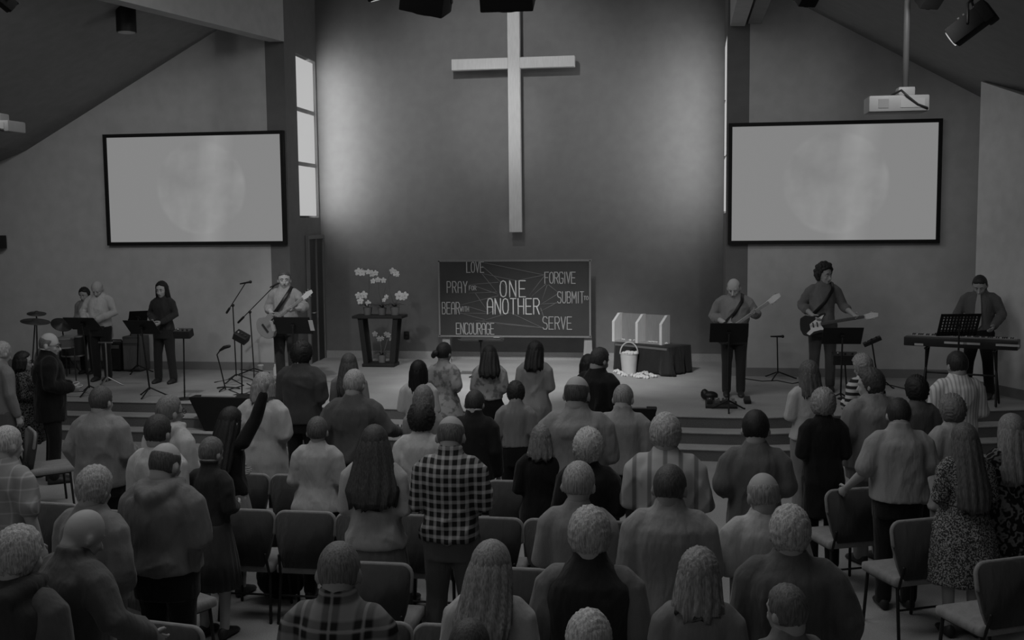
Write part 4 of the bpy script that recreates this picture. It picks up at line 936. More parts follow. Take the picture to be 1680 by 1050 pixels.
def person(lab, px, py, h, z0=0.0, face=0.0, sex='m', w=1.0, belly=0.0, hyaw=None, hpitch=None, hs=1.10, hair=('short', .05), sk=.34,
           top=None, hem=.90, ease=.022, sleeve='long', fold=.030, sleeve_mat=None, collar=None, hood=False, low='trousers', lowm=None, lowz=.5, shoe=.03,
           arms=('front', 'front'), facing=False, glasses=False, vox=.0115, group=None, drape=None, stance=.0, seed=None, flare=0.0, tie=None, hand_dir=None, shift=(0, 0)):
    seed = seed if seed is not None else int(px * 7 + py)
    rv = random.Random(seed)
    if hyaw is None: hyaw = rv.uniform(-11, 11)
    if hpitch is None: hpitch = rv.uniform(0, 15)
    TH = Matrix.Translation(V(0, -.005, 1.448)) @ Matrix.Rotation(R(hyaw), 4, 'Z') @ Matrix.Rotation(-R(hpitch), 4, 'X') @ Matrix.Scale(hs, 4)
    crown = TH @ V(0, -.01, .241)
    S = h / crown.z; q = onz(px, py, z0 + h); Rz = Matrix.Rotation(R(face), 3, 'Z')
    off = Rz @ (V(crown.x, crown.y, 0) * S)
    t = thing('person', lab, 'person', (q.x - off.x + shift[0], q.y - off.y + shift[1], z0), R(face), group)
    ARM = {}
    for sd, ps in ((-1, arms[0]), (1, arms[1])):
        e_, w_ = POSE[ps] if isinstance(ps, str) else ps
        if isinstance(ps, str): e_ = V(sd * e_[0], e_[1], e_[2]); w_ = V(sd * w_[0], w_[1], w_[2])
        else: e_, w_ = V(*e_), V(*w_)
        k = (w - 1) * .12 + belly * .3
        e_ = e_ + V(sd * k, 0, 0)
        if isinstance(ps, str) and ps in ('front', 'low', 'clap'): w_ = w_ + V(0, belly * .8, 0)
        elif isinstance(ps, str): w_ = w_ + V(sd * k, 0, 0)
        sw = (.166 if sex == 'm' else .145) * (1 + (w - 1) * .7)
        ARM[sd] = (V(sd * sw * 1.0, -.016, 1.374), e_ if sex == 'm' else V(e_.x - sd * .016, e_.y, e_.z), w_)
    SCL = Matrix.Scale(S, 4)
    def out(bm): bmesh.ops.transform(bm, matrix=SCL, verts=bm.verts)
    # body -------------------------------------------------
    bm = bmesh.new()
    zs = [.80, .86, .94, 1.02, 1.10, 1.18, 1.26, 1.32, 1.37, 1.41, 1.45, 1.48, 1.51, 1.54]
    skin_rings(bm, [hring((0, torso_at(sex, z, w, belly)[2], z), *torso_at(sex, z, w, belly)[:2], 24, 2.3) for z in zs])
    nr = .066 if sex == 'm' else .054
    tube(bm, [(0, -.024, 1.40), (0, -.020, 1.47), TH @ V(0, -.030, .05), TH @ V(0, -.034, .10)], [nr + .004, nr, nr * 1.02, nr * .98], 16)
    HR = TH.to_3x3().normalized()
    ball(bm, TH @ V(0, -.004, .136), (.084 * hs, .097 * hs, .105 * hs), HR, 22, 14)
    ball(bm, TH @ V(0, .030, .068), (.058 * hs, .064 * hs, .066 * hs), HR, 16, 10)
    ball(bm, TH @ V(0, .062, .030), (.030 * hs, .030 * hs, .026 * hs), HR, 12, 8)                      # chin
    tube(bm, [TH @ V(0, .088, .118), TH @ V(0, .106, .092), TH @ V(0, .116, .074)], [.010, .012, .015], 10)     # nose
    for sd in (-1, 1):
        ball(bm, TH @ V(sd * .085, -.006, .100), (.010, .022, .033), HR @ rotm(0, 0, sd * .35), 12, 8)
        ball(bm, TH @ V(sd * .030, .084, .136), (.026, .012, .008), HR, 10, 6)                            # brow ridge
        ball(bm, TH @ V(sd * .036, .064, .082), (.026, .026, .024), HR, 10, 6)                            # cheek
    ball(bm, TH @ V(0, .091, .050), (.024, .010, .010), HR, 10, 6)                                       # lips
    fing = bmesh.new()
    for sd in (-1, 1):
        s_, e_, w_ = ARM[sd]
        tube(bm, [V(sd * .08, -.012, 1.365), s_, (s_ + e_) / 2, e_], [.055, .054, .046, .040], 12); tube(bm, [e_, e_ + (w_ - e_) * .35, w_], [.042, .041, .028], 12)
        d = (w_ - e_).normalized(); n_ = V(-sd, .0, .0)
        if w_.y > .15: n_ = V(-sd * .8, 0, .5)
        if hand_dir and hand_dir.get(sd): d = V(*hand_dir[sd][0]).normalized(); n_ = V(*hand_dir[sd][1])
        n_ = (n_ - d * d.dot(n_)).normalized(); lat = d.cross(n_)
        tube(bm, [w_ - d * .02, w_ + d * .045, w_ + d * .085], [.027, .037, .039], 12, .45, n_)
        for k, (o_, L_) in enumerate(((-.030, .060), (-.010, .074), (.010, .079), (.030, .071))):
            o2 = o_ * sd; p0 = w_ + d * .072 + lat * o2; c = .30 + .10 * (3 - k); pts = [p0]; ang = .12; 
            for f_ in (.42, .33, .25):
                pts.append(pts[-1] + (d * math.cos(ang) + n_ * math.sin(ang) + lat * o2 * .8) * L_ * f_ * 1.15); ang += c
            tube(fing, pts, [.0088, .0085, .0078, .0066], 8)
        p0 = w_ + d * .025 + lat * sd * .026
        tube(fing, [p0, p0 + d * .028 + lat * sd * .024 + n_ * .012, p0 + d * .055 + lat * sd * .030 + n_ * .026, p0 + d * .076 + lat * sd * .026 + n_ * .036], [.0125, .0115, .0098, .0078], 8)
        hip = V(sd * .092, -.008, .90); kn = V(sd * (.098 + stance * .5), .012, .50); an = V(sd * (.10 + stance), -.018, .085)
        tube(bm, [hip, kn, an], [.088 * (.6 + .4 * w), .056, .040], 12); tube(bm, [an + V(0, -.02, -.035), an + V(0, .05, -.045), an + V(0, .15, -.06)], [.036, .036, .024], 10)
    out(bm); me = solid(bm, vox * S, 2)
    out(fing); bmesh.ops.recalc_face_normals(fing, faces=fing.faces); fm = bpy.data.meshes.new('f'); fing.to_mesh(fm); fing.free()
    bm = bmesh.new(); bm.from_mesh(me); bm.from_mesh(fm); bm.to_mesh(me); bm.free(); bpy.data.meshes.remove(fm)
    meshobj(me, 'body', skin(sk), t)
    # garments ---------------------------------------------
    def sleeve_tube(bm, sd, full):
        s_, e_, w_ = ARM[sd]; r = ease * .8; r0 = r - (.016 if sleeve_mat else 0)
        if full == 'long': tube(bm, [V(sd * .06, -.014, 1.385), s_ + V(-sd * .028, 0, .008), s_ + (e_ - s_) * .13 + V(sd * .004, 0, 0), (s_ + e_) / 2, e_, e_ + (w_ - e_) * .5, w_ - (w_ - e_).normalized() * .015], [.052 + r0, .056 + r0, .057 + (r + r0) / 2, .053 + r, .048 + r, .044 + r, .034 + r], 14)
        elif full == 'roll': tube(bm, [V(sd * .06, -.014, 1.385), s_ + V(-sd * .028, 0, .008), s_ + (e_ - s_) * .13 + V(sd * .004, 0, 0), (s_ + e_) / 2, e_, e_ + (w_ - e_) * .3], [.052 + r, .056 + r, .057 + r, .054 + r, .052 + r, .051 + r], 14)
        elif full == 'short': tube(bm, [V(sd * .06, -.014, 1.385), s_ + V(-sd * .028, 0, .008), s_ + (e_ - s_) * .13 + V(sd * .004, 0, 0), s_ + (e_ - s_) * .45, s_ + (e_ - s_) * .82], [.052 + r, .056 + r, .058 + r, .061 + r, .066 + r], 14)
    bm = bmesh.new(); zz = hem; zl = []
    while zz < 1.345: zl.append(zz); zz += .055
    zl += [1.37, 1.41, 1.43, 1.45, 1.48, 1.508]
    rings = []; ca, cb, _ = torso_at(sex, 1.28, w, belly)
    for z in zl:
        a, b, y = torso_at(sex, z, w, belly); k = 1 if z < 1.40 else .75 if z < 1.46 else .42; e_ = ease * k
        dr = max(0, min(1, (1.30 - z) / .15)) * (.75 if ease > .02 else .3)
        a2 = a + e_ + max(0, ca + e_ * .6 - a - e_) * dr; b2 = b + e_ + max(0, cb + e_ * .6 - b - e_) * dr
        if flare: f_ = flare * max(0, (1.08 - z)) ; a2 += f_; b2 += f_
        rings.append(hring((0, y, z), a2, b2, 28, 2.35))
    skin_rings(bm, rings)
    for sd in (-1, 1):
        if sleeve and not sleeve_mat: sleeve_tube(bm, sd, sleeve)
        else: ball(bm, ARM[sd][0] + V(-sd * .03, 0, -.02), .036 if sleeve_mat else .056 + ease * .5)
    if collar: tube(bm, [(.073 * math.sin(a), -.012 - .070 * math.cos(a), 1.515 + .012 * math.cos(a)) for a in [R(-150 + 300 * i / 20) for i in range(21)]], .014, 8)
    if hood: tube(bm, [(-.10, .05, 1.47), (-.105, -.06, 1.46), (-.06, -.13, 1.425), (0, -.15, 1.40), (.06, -.13, 1.425), (.105, -.06, 1.46), (.10, .05, 1.47)], [.03, .045, .058, .064, .058, .045, .03], 12)
    if low == 'dress':
        R0 = [(1.06, 0), (.98, .02), (.85, .05), (.70, .085), (lowz, .12)]
        skin_rings(bm, [hring((0, -.005, z), torso_at(sex, max(z, .8), w, belly)[0] + ease + f_ * (1 + flare), torso_at(sex, max(z, .8), w, belly)[1] + ease + f_ * (1 + flare), 72, 2.1, .022 * min(1, f_ * 14), 15, seed % 6) for z, f_ in R0])
    out(bm); me = solid(bm, (vox + .0005) * S, 9); crease(me, fold * S, seed, ztop=1.43 * S)
    nm = {'dress': 'dress'}.get(low, 'top'); meshobj(me, nm, top, t)
    if collar not in (None, True):
        bm = bmesh.new(); tube(bm, [(.066 * math.sin(a), -.012 - .064 * math.cos(a), 1.528 + .010 * math.cos(a)) for a in [R(-150 + 300 * i / 20) for i in range(21)]], [.014] * 21, 8); out(bm); finish(bm, 'collar', collar, t)
    if sleeve_mat:
        for sd in (-1, 1):
            bm = bmesh.new(); sleeve_tube(bm, sd, sleeve); ball(bm, ARM[sd][0] + V(-sd * .02, -.01, 0), .050 + ease * .5); out(bm); me = solid(bm, (vox + .001) * S, 3); crease(me, fold * S, seed + sd, ztop=1.46 * S); meshobj(me, 'sleeve', sleeve_mat, t)
    if low in ('trousers', 'leggings'):
        bm = bmesh.new(); e_ = .014 if low == 'trousers' else .004
        skin_rings(bm, [hring((0, torso_at(sex, z, w, belly)[2], z), torso_at(sex, z, w, belly)[0] + e_, torso_at(sex, z, w, belly)[1] + e_, 24, 2.4) for z in (.76, .80, .86, .92, .98, 1.03)])
        for sd in (-1, 1):
            tube(bm, [V(sd * .092, -.008, .90), V(sd * .095, 0, .72), V(sd * (.098 + stance * .5), .012, .50), V(sd * (.10 + stance), -.018, .09)], [.094 * (.6 + .4 * w) + e_, .080 + e_, .060 + e_, .046 + e_ * 1.4], 14)
        out(bm); me = solid(bm, (vox + .0005) * S, 3); crease(me, .005 * S, seed + 3); meshobj(me, 'trousers', lowm, t)
    elif low == 'skirt':
        bm = bmesh.new(); skin_rings(bm, [hring((0, -.008, z), torso_at(sex, max(z, .8), w, belly)[0] + .012 + f_, torso_at(sex, max(z, .8), w, belly)[1] + .012 + f_, 96, 2.1, .03 * min(1, f_ * 16), 22) for z, f_ in ((1.03, 0), (.96, .006), (.85, .02), (.7, .045), (lowz, .075))]); out(bm); finish(bm, 'skirt', lowm, t)
    for sd in (-1, 1):
        bm = bmesh.new(); x = sd * (.102 + stance)
        skin_rings(bm, [[V(x + a * math.cos(u), y, max(.004, .045 * hgt + .045 * hgt * math.sin(u))) for u in [2 * PI * i / 16 for i in range(16)]] for y, a, hgt in ((-.088, .018, .7), (-.075, .036, 1.1), (-.03, .042, 1.15), (.04, .046, 1.0), (.10, .048, .75), (.15, .038, .55), (.172, .016, .4))])
        out(bm); finish(bm, 'shoe', plain(shoe, .5), t)
    # hair --------------------------------------------------
    if hair:
        bm = bmesh.new(); st = hair[0]; 
        hair_shell(bm, {'mid': 'full', 'pony': 'bun'}.get(st, st), seed)
        if st == 'long': hair_drape(bm, -(drape or .26), seed, top=(.09, .106), bot=(hair[2] if len(hair) > 2 else .125, .055), taper=.85)
        if st == 'mid': hair_drape(bm, -(drape or .07), seed, bot=(.105, .088), ycb=-.035, half=125)
        if st == 'bob': hair_drape(bm, -(drape or .01), seed, top=(.092, .108), bot=(.098, .098), ycb=-.012, half=128, wave=.004, taper=.86)
        if st == 'bun': ball(bm, (-.035, -.125, .12), (.04, .036, .038)); ball(bm, (-.06, -.125, .095), (.03, .03, .034))
        bmesh.ops.transform(bm, matrix=SCL @ TH, verts=bm.verts); finish(bm, 'hair', hairm(hair[1]), t)
    if facing:
        for sd in (-1, 1):
            bm = bmesh.new(); ball(bm, TH @ V(sd * .031, .0865, .116), (.0135, .008, .0075), HR, 10, 6); out(bm); ey = finish(bm, 'eye', plain(.55, .3), t)
            bm = bmesh.new(); ball(bm, TH @ V(sd * .031, .0935, .116), (.006, .003, .006), HR, 10, 6); out(bm); finish(bm, 'iris', plain(.02, .3), ey)
            bm = bmesh.new(); tube(bm, [TH @ V(sd * .014, .097, .134), TH @ V(sd * .030, .096, .140), TH @ V(sd * .046, .086, .135)], [.004, .005, .003], 6); out(bm); finish(bm, 'eyebrow', hairm(hair[1] if hair else .1), t)
        bm = bmesh.new(); tube(bm, [TH @ V(-.024, .092, .050), TH @ V(0, .1015, .047), TH @ V(.024, .092, .050)], [.004, .0065, .004], 8, .7); out(bm); finish(bm, 'mouth', plain(.14, .5), t)
    if glasses:
        bm = bmesh.new()
        for sd in (-1, 1):
            tube(bm, [TH @ V(sd * .033 + .024 * math.cos(a), .104, .114 + .019 * math.sin(a)) for a in [2 * PI * i / 16 for i in range(17)]], .0026, 6, dome=False)
            tube(bm, [TH @ V(sd * .057, .104, .118), TH @ V(sd * .082, .05, .118), TH @ V(sd * .084, -.01, .114)], .0026, 6)
        tube(bm, [TH @ V(-.009, .105, .117), TH @ V(.009, .105, .117)], .0026, 6); out(bm); finish(bm, 'glasses', BLACK, t)
    if tie:
        bm = bmesh.new(); ys = lambda z: torso_at(sex, z, w, belly)[1] + torso_at(sex, z, w, belly)[2] + ease + .012
        rg = []
        for z, a in ((1.49, .018), (1.46, .026), (1.44, .018), (1.3, .034), (1.1, .045), (1.02, .045), (.97, .008)):
            y = max(ys(min(z, 1.30)) if z < 1.40 else ys(z) + .014, .0); rg.append([V(-a, y - .006, z), V(a, y - .006, z), V(a, y + .006, z), V(-a, y + .006, z)])
        skin_rings(bm, rg); out(bm); finish(bm, 'tie', tie, t, 'auto')
    print('PERSON %-70s Y=%.2f X=%.2f S=%.2f' % (lab[:70], t.location.y, t.location.x, S)) if VERB else None
    t['_s'] = S
    return t
VERB = False
CLO = cloth
# ---- on the stage -----------------------------------------------------------
PI_ = 180
P4 = person('person, bald man in a grey shirt playing electric guitar right of the chalkboard', 1203, 458, 1.76, HS, 180, 'm', 1.08, .03, hyaw=-12, hpitch=26, hair=('bald', .16), sk=.42, top=CLO(.20), hem=.86, ease=.03, collar=True, lowm=CLO(.035), sleeve='roll',
    arms=(((-.30, -.03, 1.17), (-.27, .27, 1.22)), ((.28, -.06, 1.15), (.10, .24, 1.06))), facing=True, vox=.010)
P5 = person('person, curly-haired young man in a buttoned grey shirt playing a white-fronted electric guitar', 1352, 434, 1.94, HS, 180, 'm', .92, 0, hyaw=38, hpitch=4, hair=('mop', .03), sk=.36, top=CLO(.15), hem=.92, ease=.022, collar=plain(.4, .8), lowm=CLO(.06), sleeve='roll',
    arms=(((-.28, -.02, 1.15), (-.36, .24, 1.06)), ((.27, -.10, 1.15), (.14, .18, 1.03))), facing=True, vox=.010, stance=.01)
P3 = person('person, man in a grey shirt playing acoustic guitar and singing, left of the orchids', 466, 444, 1.88, HS, 180, 'm', 1.0, 0, hyaw=20, hpitch=0, hair=('short', .07), sk=.36, top=CLO(.26), hem=.88, ease=.026, collar=True, lowm=CLO(.03), sleeve='roll',
    arms=(((-.29, -.02, 1.16), (-.24, .25, 1.16)), ((.28, -.04, 1.16), (.10, .24, 1.08))), facing=True, vox=.010)
P6 = person('person, man in a dark shirt and pale tie standing at the digital piano', 1607, 453, 1.79, HS, 158, 'm', 1.08, 0, hyaw=0, hpitch=32, hair=('short', .03), sk=.36, top=CLO(.10), hem=.94, ease=.026, collar=True, lowm=CLO(.012), tie=CLO(.30),
    arms=(((-.27, .0, 1.16), (-.22, .30, 1.02)), ((.27, .0, 1.16), (.26, .30, 1.02))), facing=True, vox=.010, stance=.05)
P1 = person('person, grey-haired man in a white shirt bowed over the percussion, left of the stage', 157, 462, 1.70, HS, 180, 'm', 1.0, .02, hyaw=10, hpitch=30, hair=('bald', .28), sk=.34, top=CLO(.42), hem=.92, ease=.028, collar=True, lowm=CLO(.016),
    arms=(((-.28, .02, 1.16), (-.10, .27, 1.07)), ((.28, .02, 1.16), (.14, .25, 1.06))), facing=True, vox=.010)
P2 = person('person, dark-haired woman in black singing behind a music stand at the left of the stage', 265, 462, 1.70, HS, 176, 'f', 1.0, 0, hyaw=4, hpitch=6, hair=('mid', .02), drape=.16, sk=.46, top=CLO(.045), hem=.90, ease=.018, low='trousers', lowm=CLO(.03),
    arms=(((-.25, 0, 1.16), (-.10, .24, 1.05)), ((.25, 0, 1.16), (.05, .24, 1.07))), facing=True, vox=.010, stance=.04)
P0 = person('person, drummer with dark hair half hidden behind the white-shirted percussionist', 137, 472, 1.54, HS, 180, 'm', .95, 0, hpitch=15, hair=('full', .015), sk=.3, top=CLO(.2), lowm=CLO(.02), facing=True, vox=.012, shift=(0, 0))
def strap(p, kind):
    bm = bmesh.new(); s = p['_s']; pts = [V(.15, .14, 1.05), V(.0, .20, 1.22), V(-.10, .15, 1.38), V(-.115, .0, 1.475), V(-.08, -.13, 1.38), V(.05, -.16, 1.2), V(.19, -.10, 1.05)]
    tube(bm, [q * s for q in pts], .026, 8, .22, V(0, 1, 0)); finish(bm, 'strap', BLACK, p)
for p_ in (P4, P5, P3): strap(p_, 0)
def Yf(p, d): return p.location.y - d
guitar('pale-necked electric guitar held by the bald man, neck slanting up right', 'electric', (1196, 540), (1247, 505), Yf(P4, .30), Yf(P4, .34))
guitar('electric guitar with a white pickguard, held level by the curly-haired man', 'strat', (1340, 532), (1425, 518), Yf(P5, .28), Yf(P5, .42))
guitar('wooden acoustic guitar held by the man singing left of the orchids', 'acoustic', (447, 530), (497, 490), Yf(P3, .30), Yf(P3, .34))
# ---- the congregation, from the left edge to the right edge -----------------
FLOR1 = floral('floral_dress_print', .03, .24, 90, .52); FLOR2 = floral('scroll_dress_print', .012, .13, 11, warp=True); FLOR3 = floral('faded_flower_print', .16, .34, 13, .42)
FLOR4 = floral('speckled_print', .015, .16, 60)
PL1 = plaid('check_shirt', .02, .36, .055, .06, .40, .40); PL2 = plaid('tartan_shirt', .018, .20, .14, .14, .45, .45, .9); PL3 = plaid('windowpane_shirt', .22, .40, .085, .085, .12, .12); PL4 = stripes('soft_stripe_shirt', .16, .34, 0, .105, .72)
STR = stripes('striped_knit', .03, .5, 2, .07, .5); STR2 = stripes('pinstripe_shirt', .38, .62, 0, .035, .6)
JN = CLO(.10); BK = CLO(.012); GT = CLO(.05)
CROWD = [
 # left block
 dict(lab='person, light-haired man in a grey shirt cut off by the left edge, rearmost there', p=(4, 560), h=1.78, face=-25, hair=('short', .3), top=CLO(.17), lowm=JN, arms=('down', 'down')),
 dict(lab='person, dark-haired woman in a patterned dark dress beside the bald man in black', p=(36, 577), h=1.58, face=-50, sex='f', hyaw=-15, hair=('bob', .02), top=FLOR4, low='dress', lowz=.5, facing=True, glasses=True),
 dict(lab='person, bald bespectacled man in a long black jacket looking right, white collar', p=(80, 546), h=1.84, face=-52, w=1.05, hyaw=-20, hpitch=6, hair=('bald', .15), sk=.40, top=CLO(.010), hem=.72, ease=.04, collar=plain(.6, .8), lowm=BK, facing=True, glasses=True),
 dict(lab='person, broad man in a grey sweater, first right of the man in black', p=(164, 634), h=1.72, face=-8, w=1.22, belly=.05, hair=('short', .07), top=CLO(.20), ease=.035, lowm=BK, arms=('pocket', 'front'), hem=.84),
 dict(lab='person, pale-haired man in a light windowpane check shirt at the left edge', p=(10, 698), h=1.74, face=-12, hair=('buzz', .33), top=PL3, sleeve='short', hem=.84, lowm=BK, arms=('down', 'down')),
 dict(lab='person, grey-haired man in a grey jacket directly before the stooping bald man', p=(156, 766), h=1.7, face=-12, w=1.05, hair=('full', .26), top=CLO(.17), ease=.035, lowm=JN, arms=('front', 'low')),
 dict(lab='person, bald old man stooping in a dark grey jacket, bottom left', p=(150, 836), h=1.66, face=-22, w=1.05, hpitch=26, hair=None, sk=.30, top=CLO(.085), ease=.04, collar=True, lowm=CLO(.05), arms=('down', 'out'), hem=.78),
 dict(lab='person, white-haired man in a dark hooded jacket in the bottom left corner', p=(28, 866), h=1.74, face=-8, w=1.15, hair=('full', .30), top=CLO(.035), sleeve_mat=CLO(.075), ease=.04, hood=True, lowm=BK, arms=('down', 'down')),
 dict(lab='person, balding man in a grey hooded sweatshirt and black trousers', p=(273, 726), h=1.76, face=-6, w=1.18, belly=.02, hair=('bald', .07), top=CLO(.14), ease=.04, hood=True, lowm=BK, arms=('front', 'front'), hem=.93),
 dict(lab='person, dark-haired man in a white shirt behind the hooded sweatshirt', p=(257, 681), h=1.72, face=-12, hair=('short', .04), top=CLO(.42), ease=.03, lowm=BK, arms=('front', 'front')),
 dict(lab='person, grey-haired man in a pale hooded top in front of the left steps', p=(275, 649), h=1.74, face=-20, hyaw=-10, hair=('short', .14), top=CLO(.40), ease=.035, hood=True, lowm=GT, glasses=True),
 dict(lab='person, brown-haired boy in a dark sweater with a pale collar and dark skirt-length coat', p=(347, 717), h=1.54, face=-10, sex='f', w=.95, hair=('short', .10), top=CLO(.03), collar=plain(.3, .8), low='skirt', lowm=CLO(.045), lowz=.45, hem=.98, ease=.02),
 dict(lab='person, long-haired woman in black raising her right arm', p=(379, 668), h=1.60, face=-15, sex='f', w=.92, hyaw=-5, hair=('long', .02), drape=.42, top=CLO(.012), ease=.016, low='skirt', lowm=CLO(.22), lowz=.35, hem=.93, arms=('front', ((.25, .10, 1.60), (.29, .14, 1.83)))),
 dict(lab='person, light-haired woman in a long white jacket behind the raised arm', p=(432, 612), h=1.72, face=-4, sex='f', w=1.1, hair=('bob', .25), top=CLO(.42), ease=.045, hem=.60, lowm=GT, arms=('front', 'front')),
 # centre block
 dict(lab='person, dark curly-haired man in a charcoal sweater before the acoustic guitarist', p=(495, 562), h=1.80, w=1.1, hair=('curly', .02), top=CLO(.06), ease=.04, lowm=BK, arms=('front', 'front'), hem=.86),
 dict(lab='person, woman with long brown hair and a grey top behind the white-haired man', p=(572, 580), h=1.62, sex='f', hair=('long', .07), drape=.22, top=CLO(.20), ease=.022, lowm=JN),
 dict(lab='person, white-haired man in a dark grey sweater below the flower table', p=(581, 606), h=1.78, w=1.12, hair=('short', .30), top=CLO(.085), ease=.03, lowm=CLO(.03), arms=('pocket', ((.30, -.02, 1.18), (.33, .2, 1.12)))),
 dict(lab='person, short-haired person in a plain white sweater, left of the long brown hair', p=(520, 684), h=1.58, sex='f', w=1.12, hair=('short', .09), top=CLO(.36), ease=.03, lowm=BK, hem=.86, flare=.12),
 dict(lab='person, woman with very long brown hair, cream sweater and grey skirt', p=(614, 698), h=1.74, sex='f', w=1.08, hair=('long', .045, .165), drape=.27, top=CLO(.33), ease=.035, low='skirt', lowm=CLO(.10), lowz=.2, hem=.86, arms=('front', 'front')),
 dict(lab='person, woman with straight black hair in a white top below the flower table', p=(686, 592), h=1.60, sex='f', hair=('bob', .010), drape=.10, top=CLO(.45), ease=.028, lowm=BK),
 dict(lab='person, small grey-haired woman between the two white tops', p=(694, 633), h=1.58, sex='f', w=.9, hair=('bob', .16), top=CLO(.22), lowm=BK),
 dict(lab='person, woman with thick dark bobbed hair and a white top', p=(691, 662), h=1.69, sex='f', w=1.08, hair=('curly', .03), top=CLO(.42), ease=.03, low='skirt', lowm=FLOR4, lowz=.4, hem=.97),
 dict(lab='person, woman with a dark bun and a flowered dress below the chalkboard', p=(728, 562), h=1.66, sex='f', face=-14, hair=('bun', .025), top=FLOR3, low='dress', lowz=.45, sleeve='short'),
 dict(lab='person, girl with long straight dark hair and a flowered pale top, black trousers', p=(803, 566), h=1.60, sex='f', hair=('long', .02), drape=.16, top=FLOR3, ease=.03, lowm=BK, hem=1.0),
 dict(lab='person, woman with wavy dark hair in a light tunic, right of the flowered top', p=(879, 560), h=1.66, sex='f', hair=('mid', .02), drape=.10, top=CLO(.24), ease=.03, hem=.72, lowm=CLO(.2)),
 dict(lab='person, boy with dark hair and a white collar over a black jacket', p=(779, 640), h=1.61, w=.98, hair=('short', .04), top=CLO(.018), ease=.035, collar=plain(.55, .8), lowm=BK, hem=.70, arms=('clap', 'down')),
 dict(lab='person, boy in a grey shirt tucked into black trousers, right of the black jacket', p=(846, 626), h=1.54, w=.86, hair=('full', .025), top=CLO(.21), ease=.024, lowm=BK, hem=.98),
 dict(lab='person, tall balding man in a white shirt, centre right', p=(946, 617), h=1.9, w=1.2, belly=.03, hair=('bald', .07), top=CLO(.21), ease=.03, collar=True, lowm=BK, arms=('front', 'front')),
 dict(lab='person, woman with black bobbed hair and a white collar line, dressed in black', p=(965, 582), h=1.6, sex='f', hair=('bob', .012), top=CLO(.012), ease=.03, collar=plain(.4, .8), lowm=BK),
 dict(lab='person, man in black with short dark hair looking right, beside the black bob', p=(985, 570), h=1.77, face=-25, hyaw=-15, w=1.05, hair=('short', .045), top=CLO(.013), ease=.035, lowm=BK),
 dict(lab='person, grey-stubbled bald man in a pale grey shirt, right of the tall balding man', p=(1023, 630), h=1.68, w=1.05, hair=('buzz', .22), sk=.4, top=CLO(.26), ease=.032, collar=True, lowm=CLO(.03), arms=('front', 'front')),
 dict(lab='person, grey-haired woman in black, left of the white-haired woman in black', p=(889, 698), h=1.51, sex='f', w=1.05, hair=('mid', .14), drape=.03, top=CLO(.010), ease=.035, lowm=BK, hem=.7),
 dict(lab='person, woman with fluffy white hair in a black cardigan', p=(965, 707), h=1.56, sex='f', w=1.08, hair=('curly', .36), top=CLO(.012), ease=.035, lowm=BK, hem=.75),
 dict(lab='person, white-haired man in a pale striped shirt with a dark yoke line', p=(1092, 680), h=1.80, w=1.14, hair=('full', .30), top=PL4, ease=.035, lowm=JN, arms=('front', 'front'), hem=.84),
 dict(lab='person, light-haired woman in a grey sweater before the grey-sleeved jacket', p=(950, 757), h=1.74, sex='f', w=1.08, hair=('short', .26), top=CLO(.20), ease=.028, lowm=CLO(.03)),
 dict(lab='person, man with wavy grey hair in a dark jacket with lighter sleeves', p=(967, 835), h=1.74, w=1.18, hair=('full', .33), top=CLO(.025), sleeve_mat=CLO(.15), ease=.035, collar=True, lowm=BK, arms=('down', 'down'), hem=.86),
 dict(lab='person, man in a loose light grey shirt and black trousers, right of the grey sweater', p=(1099, 762), h=1.75, w=1.08, hair=('buzz', .06), sk=.26, top=CLO(.24), ease=.04, collar=True, lowm=BK, arms=('low', 'low'), hem=.86, fold=.009),
 dict(lab='person, head of a white-haired person at the bottom edge, centre', p=(966, 1005), h=1.56, w=.9, hair=('full', .38), top=CLO(.2), lowm=BK),
 dict(lab='person, top of a brown-haired head at the bottom edge before the blonde woman', p=(769, 1018), h=1.50, w=.9, hair=('short', .06), top=CLO(.1), lowm=BK),
 dict(lab='person, woman with long straight blonde hair over a white top', p=(806, 888), h=1.64, sex='f', w=1.0, hair=('long', .20), drape=.20, top=CLO(.34), ease=.028, lowm=BK, arms=('down', 'down')),
 dict(lab='person, close-cropped man in a dark tartan shirt at the bottom, left of centre', p=(556, 888), h=1.74, w=1.08, hair=('buzz', .12), sk=.26, top=PL2, ease=.032, collar=True, lowm=JN, arms=('down', 'down')),
 dict(lab='person, balding man in a black and white check shirt and grey trousers', p=(740, 682), h=1.81, w=1.03, hair=('bald', .10), sk=.28, top=PL1, ease=.03, collar=True, lowm=CLO(.09), arms=('front', 'front'), hem=.90, stance=.02),
 dict(lab='person, young man with black hair in a dark grey t-shirt, alone in the right aisle', p=(1240, 673), h=1.76, w=1.02, hair=('short', .018), sk=.33, top=CLO(.11), ease=.028, sleeve='short', lowm=CLO(.04), arms=('front', 'front')),
 dict(lab='person, bald old man in a white shirt below the young man in the t-shirt', p=(1253, 776), h=1.68, face=6, w=1.0, hair=('bald', .24), sk=.30, top=CLO(.36), ease=.032, sleeve='short', lowm=CLO(.03), fold=.009, hem=.84),
 dict(lab='person, white-haired man in a dark sweater at the bottom right of the aisle', p=(1297, 833), h=1.70, w=1.2, hair=('full', .34), top=CLO(.09), ease=.035, lowm=BK, arms=('front', 'pocket')),
 dict(lab='person, woman with a light brown bob and grey top at the bottom edge', p=(1147, 902), h=1.60, sex='f', w=1.05, hair=('mid', .20), drape=.05, top=CLO(.17), ease=.03, lowm=BK, arms=('down', 'down')),
 dict(lab='person, boy with two-toned brown hair looking left at the bottom edge', p=(1293, 960), h=1.52, face=20, w=.85, hyaw=20, hair=('short', .10), sk=.32, top=CLO(.14), lowm=BK),
 # right block
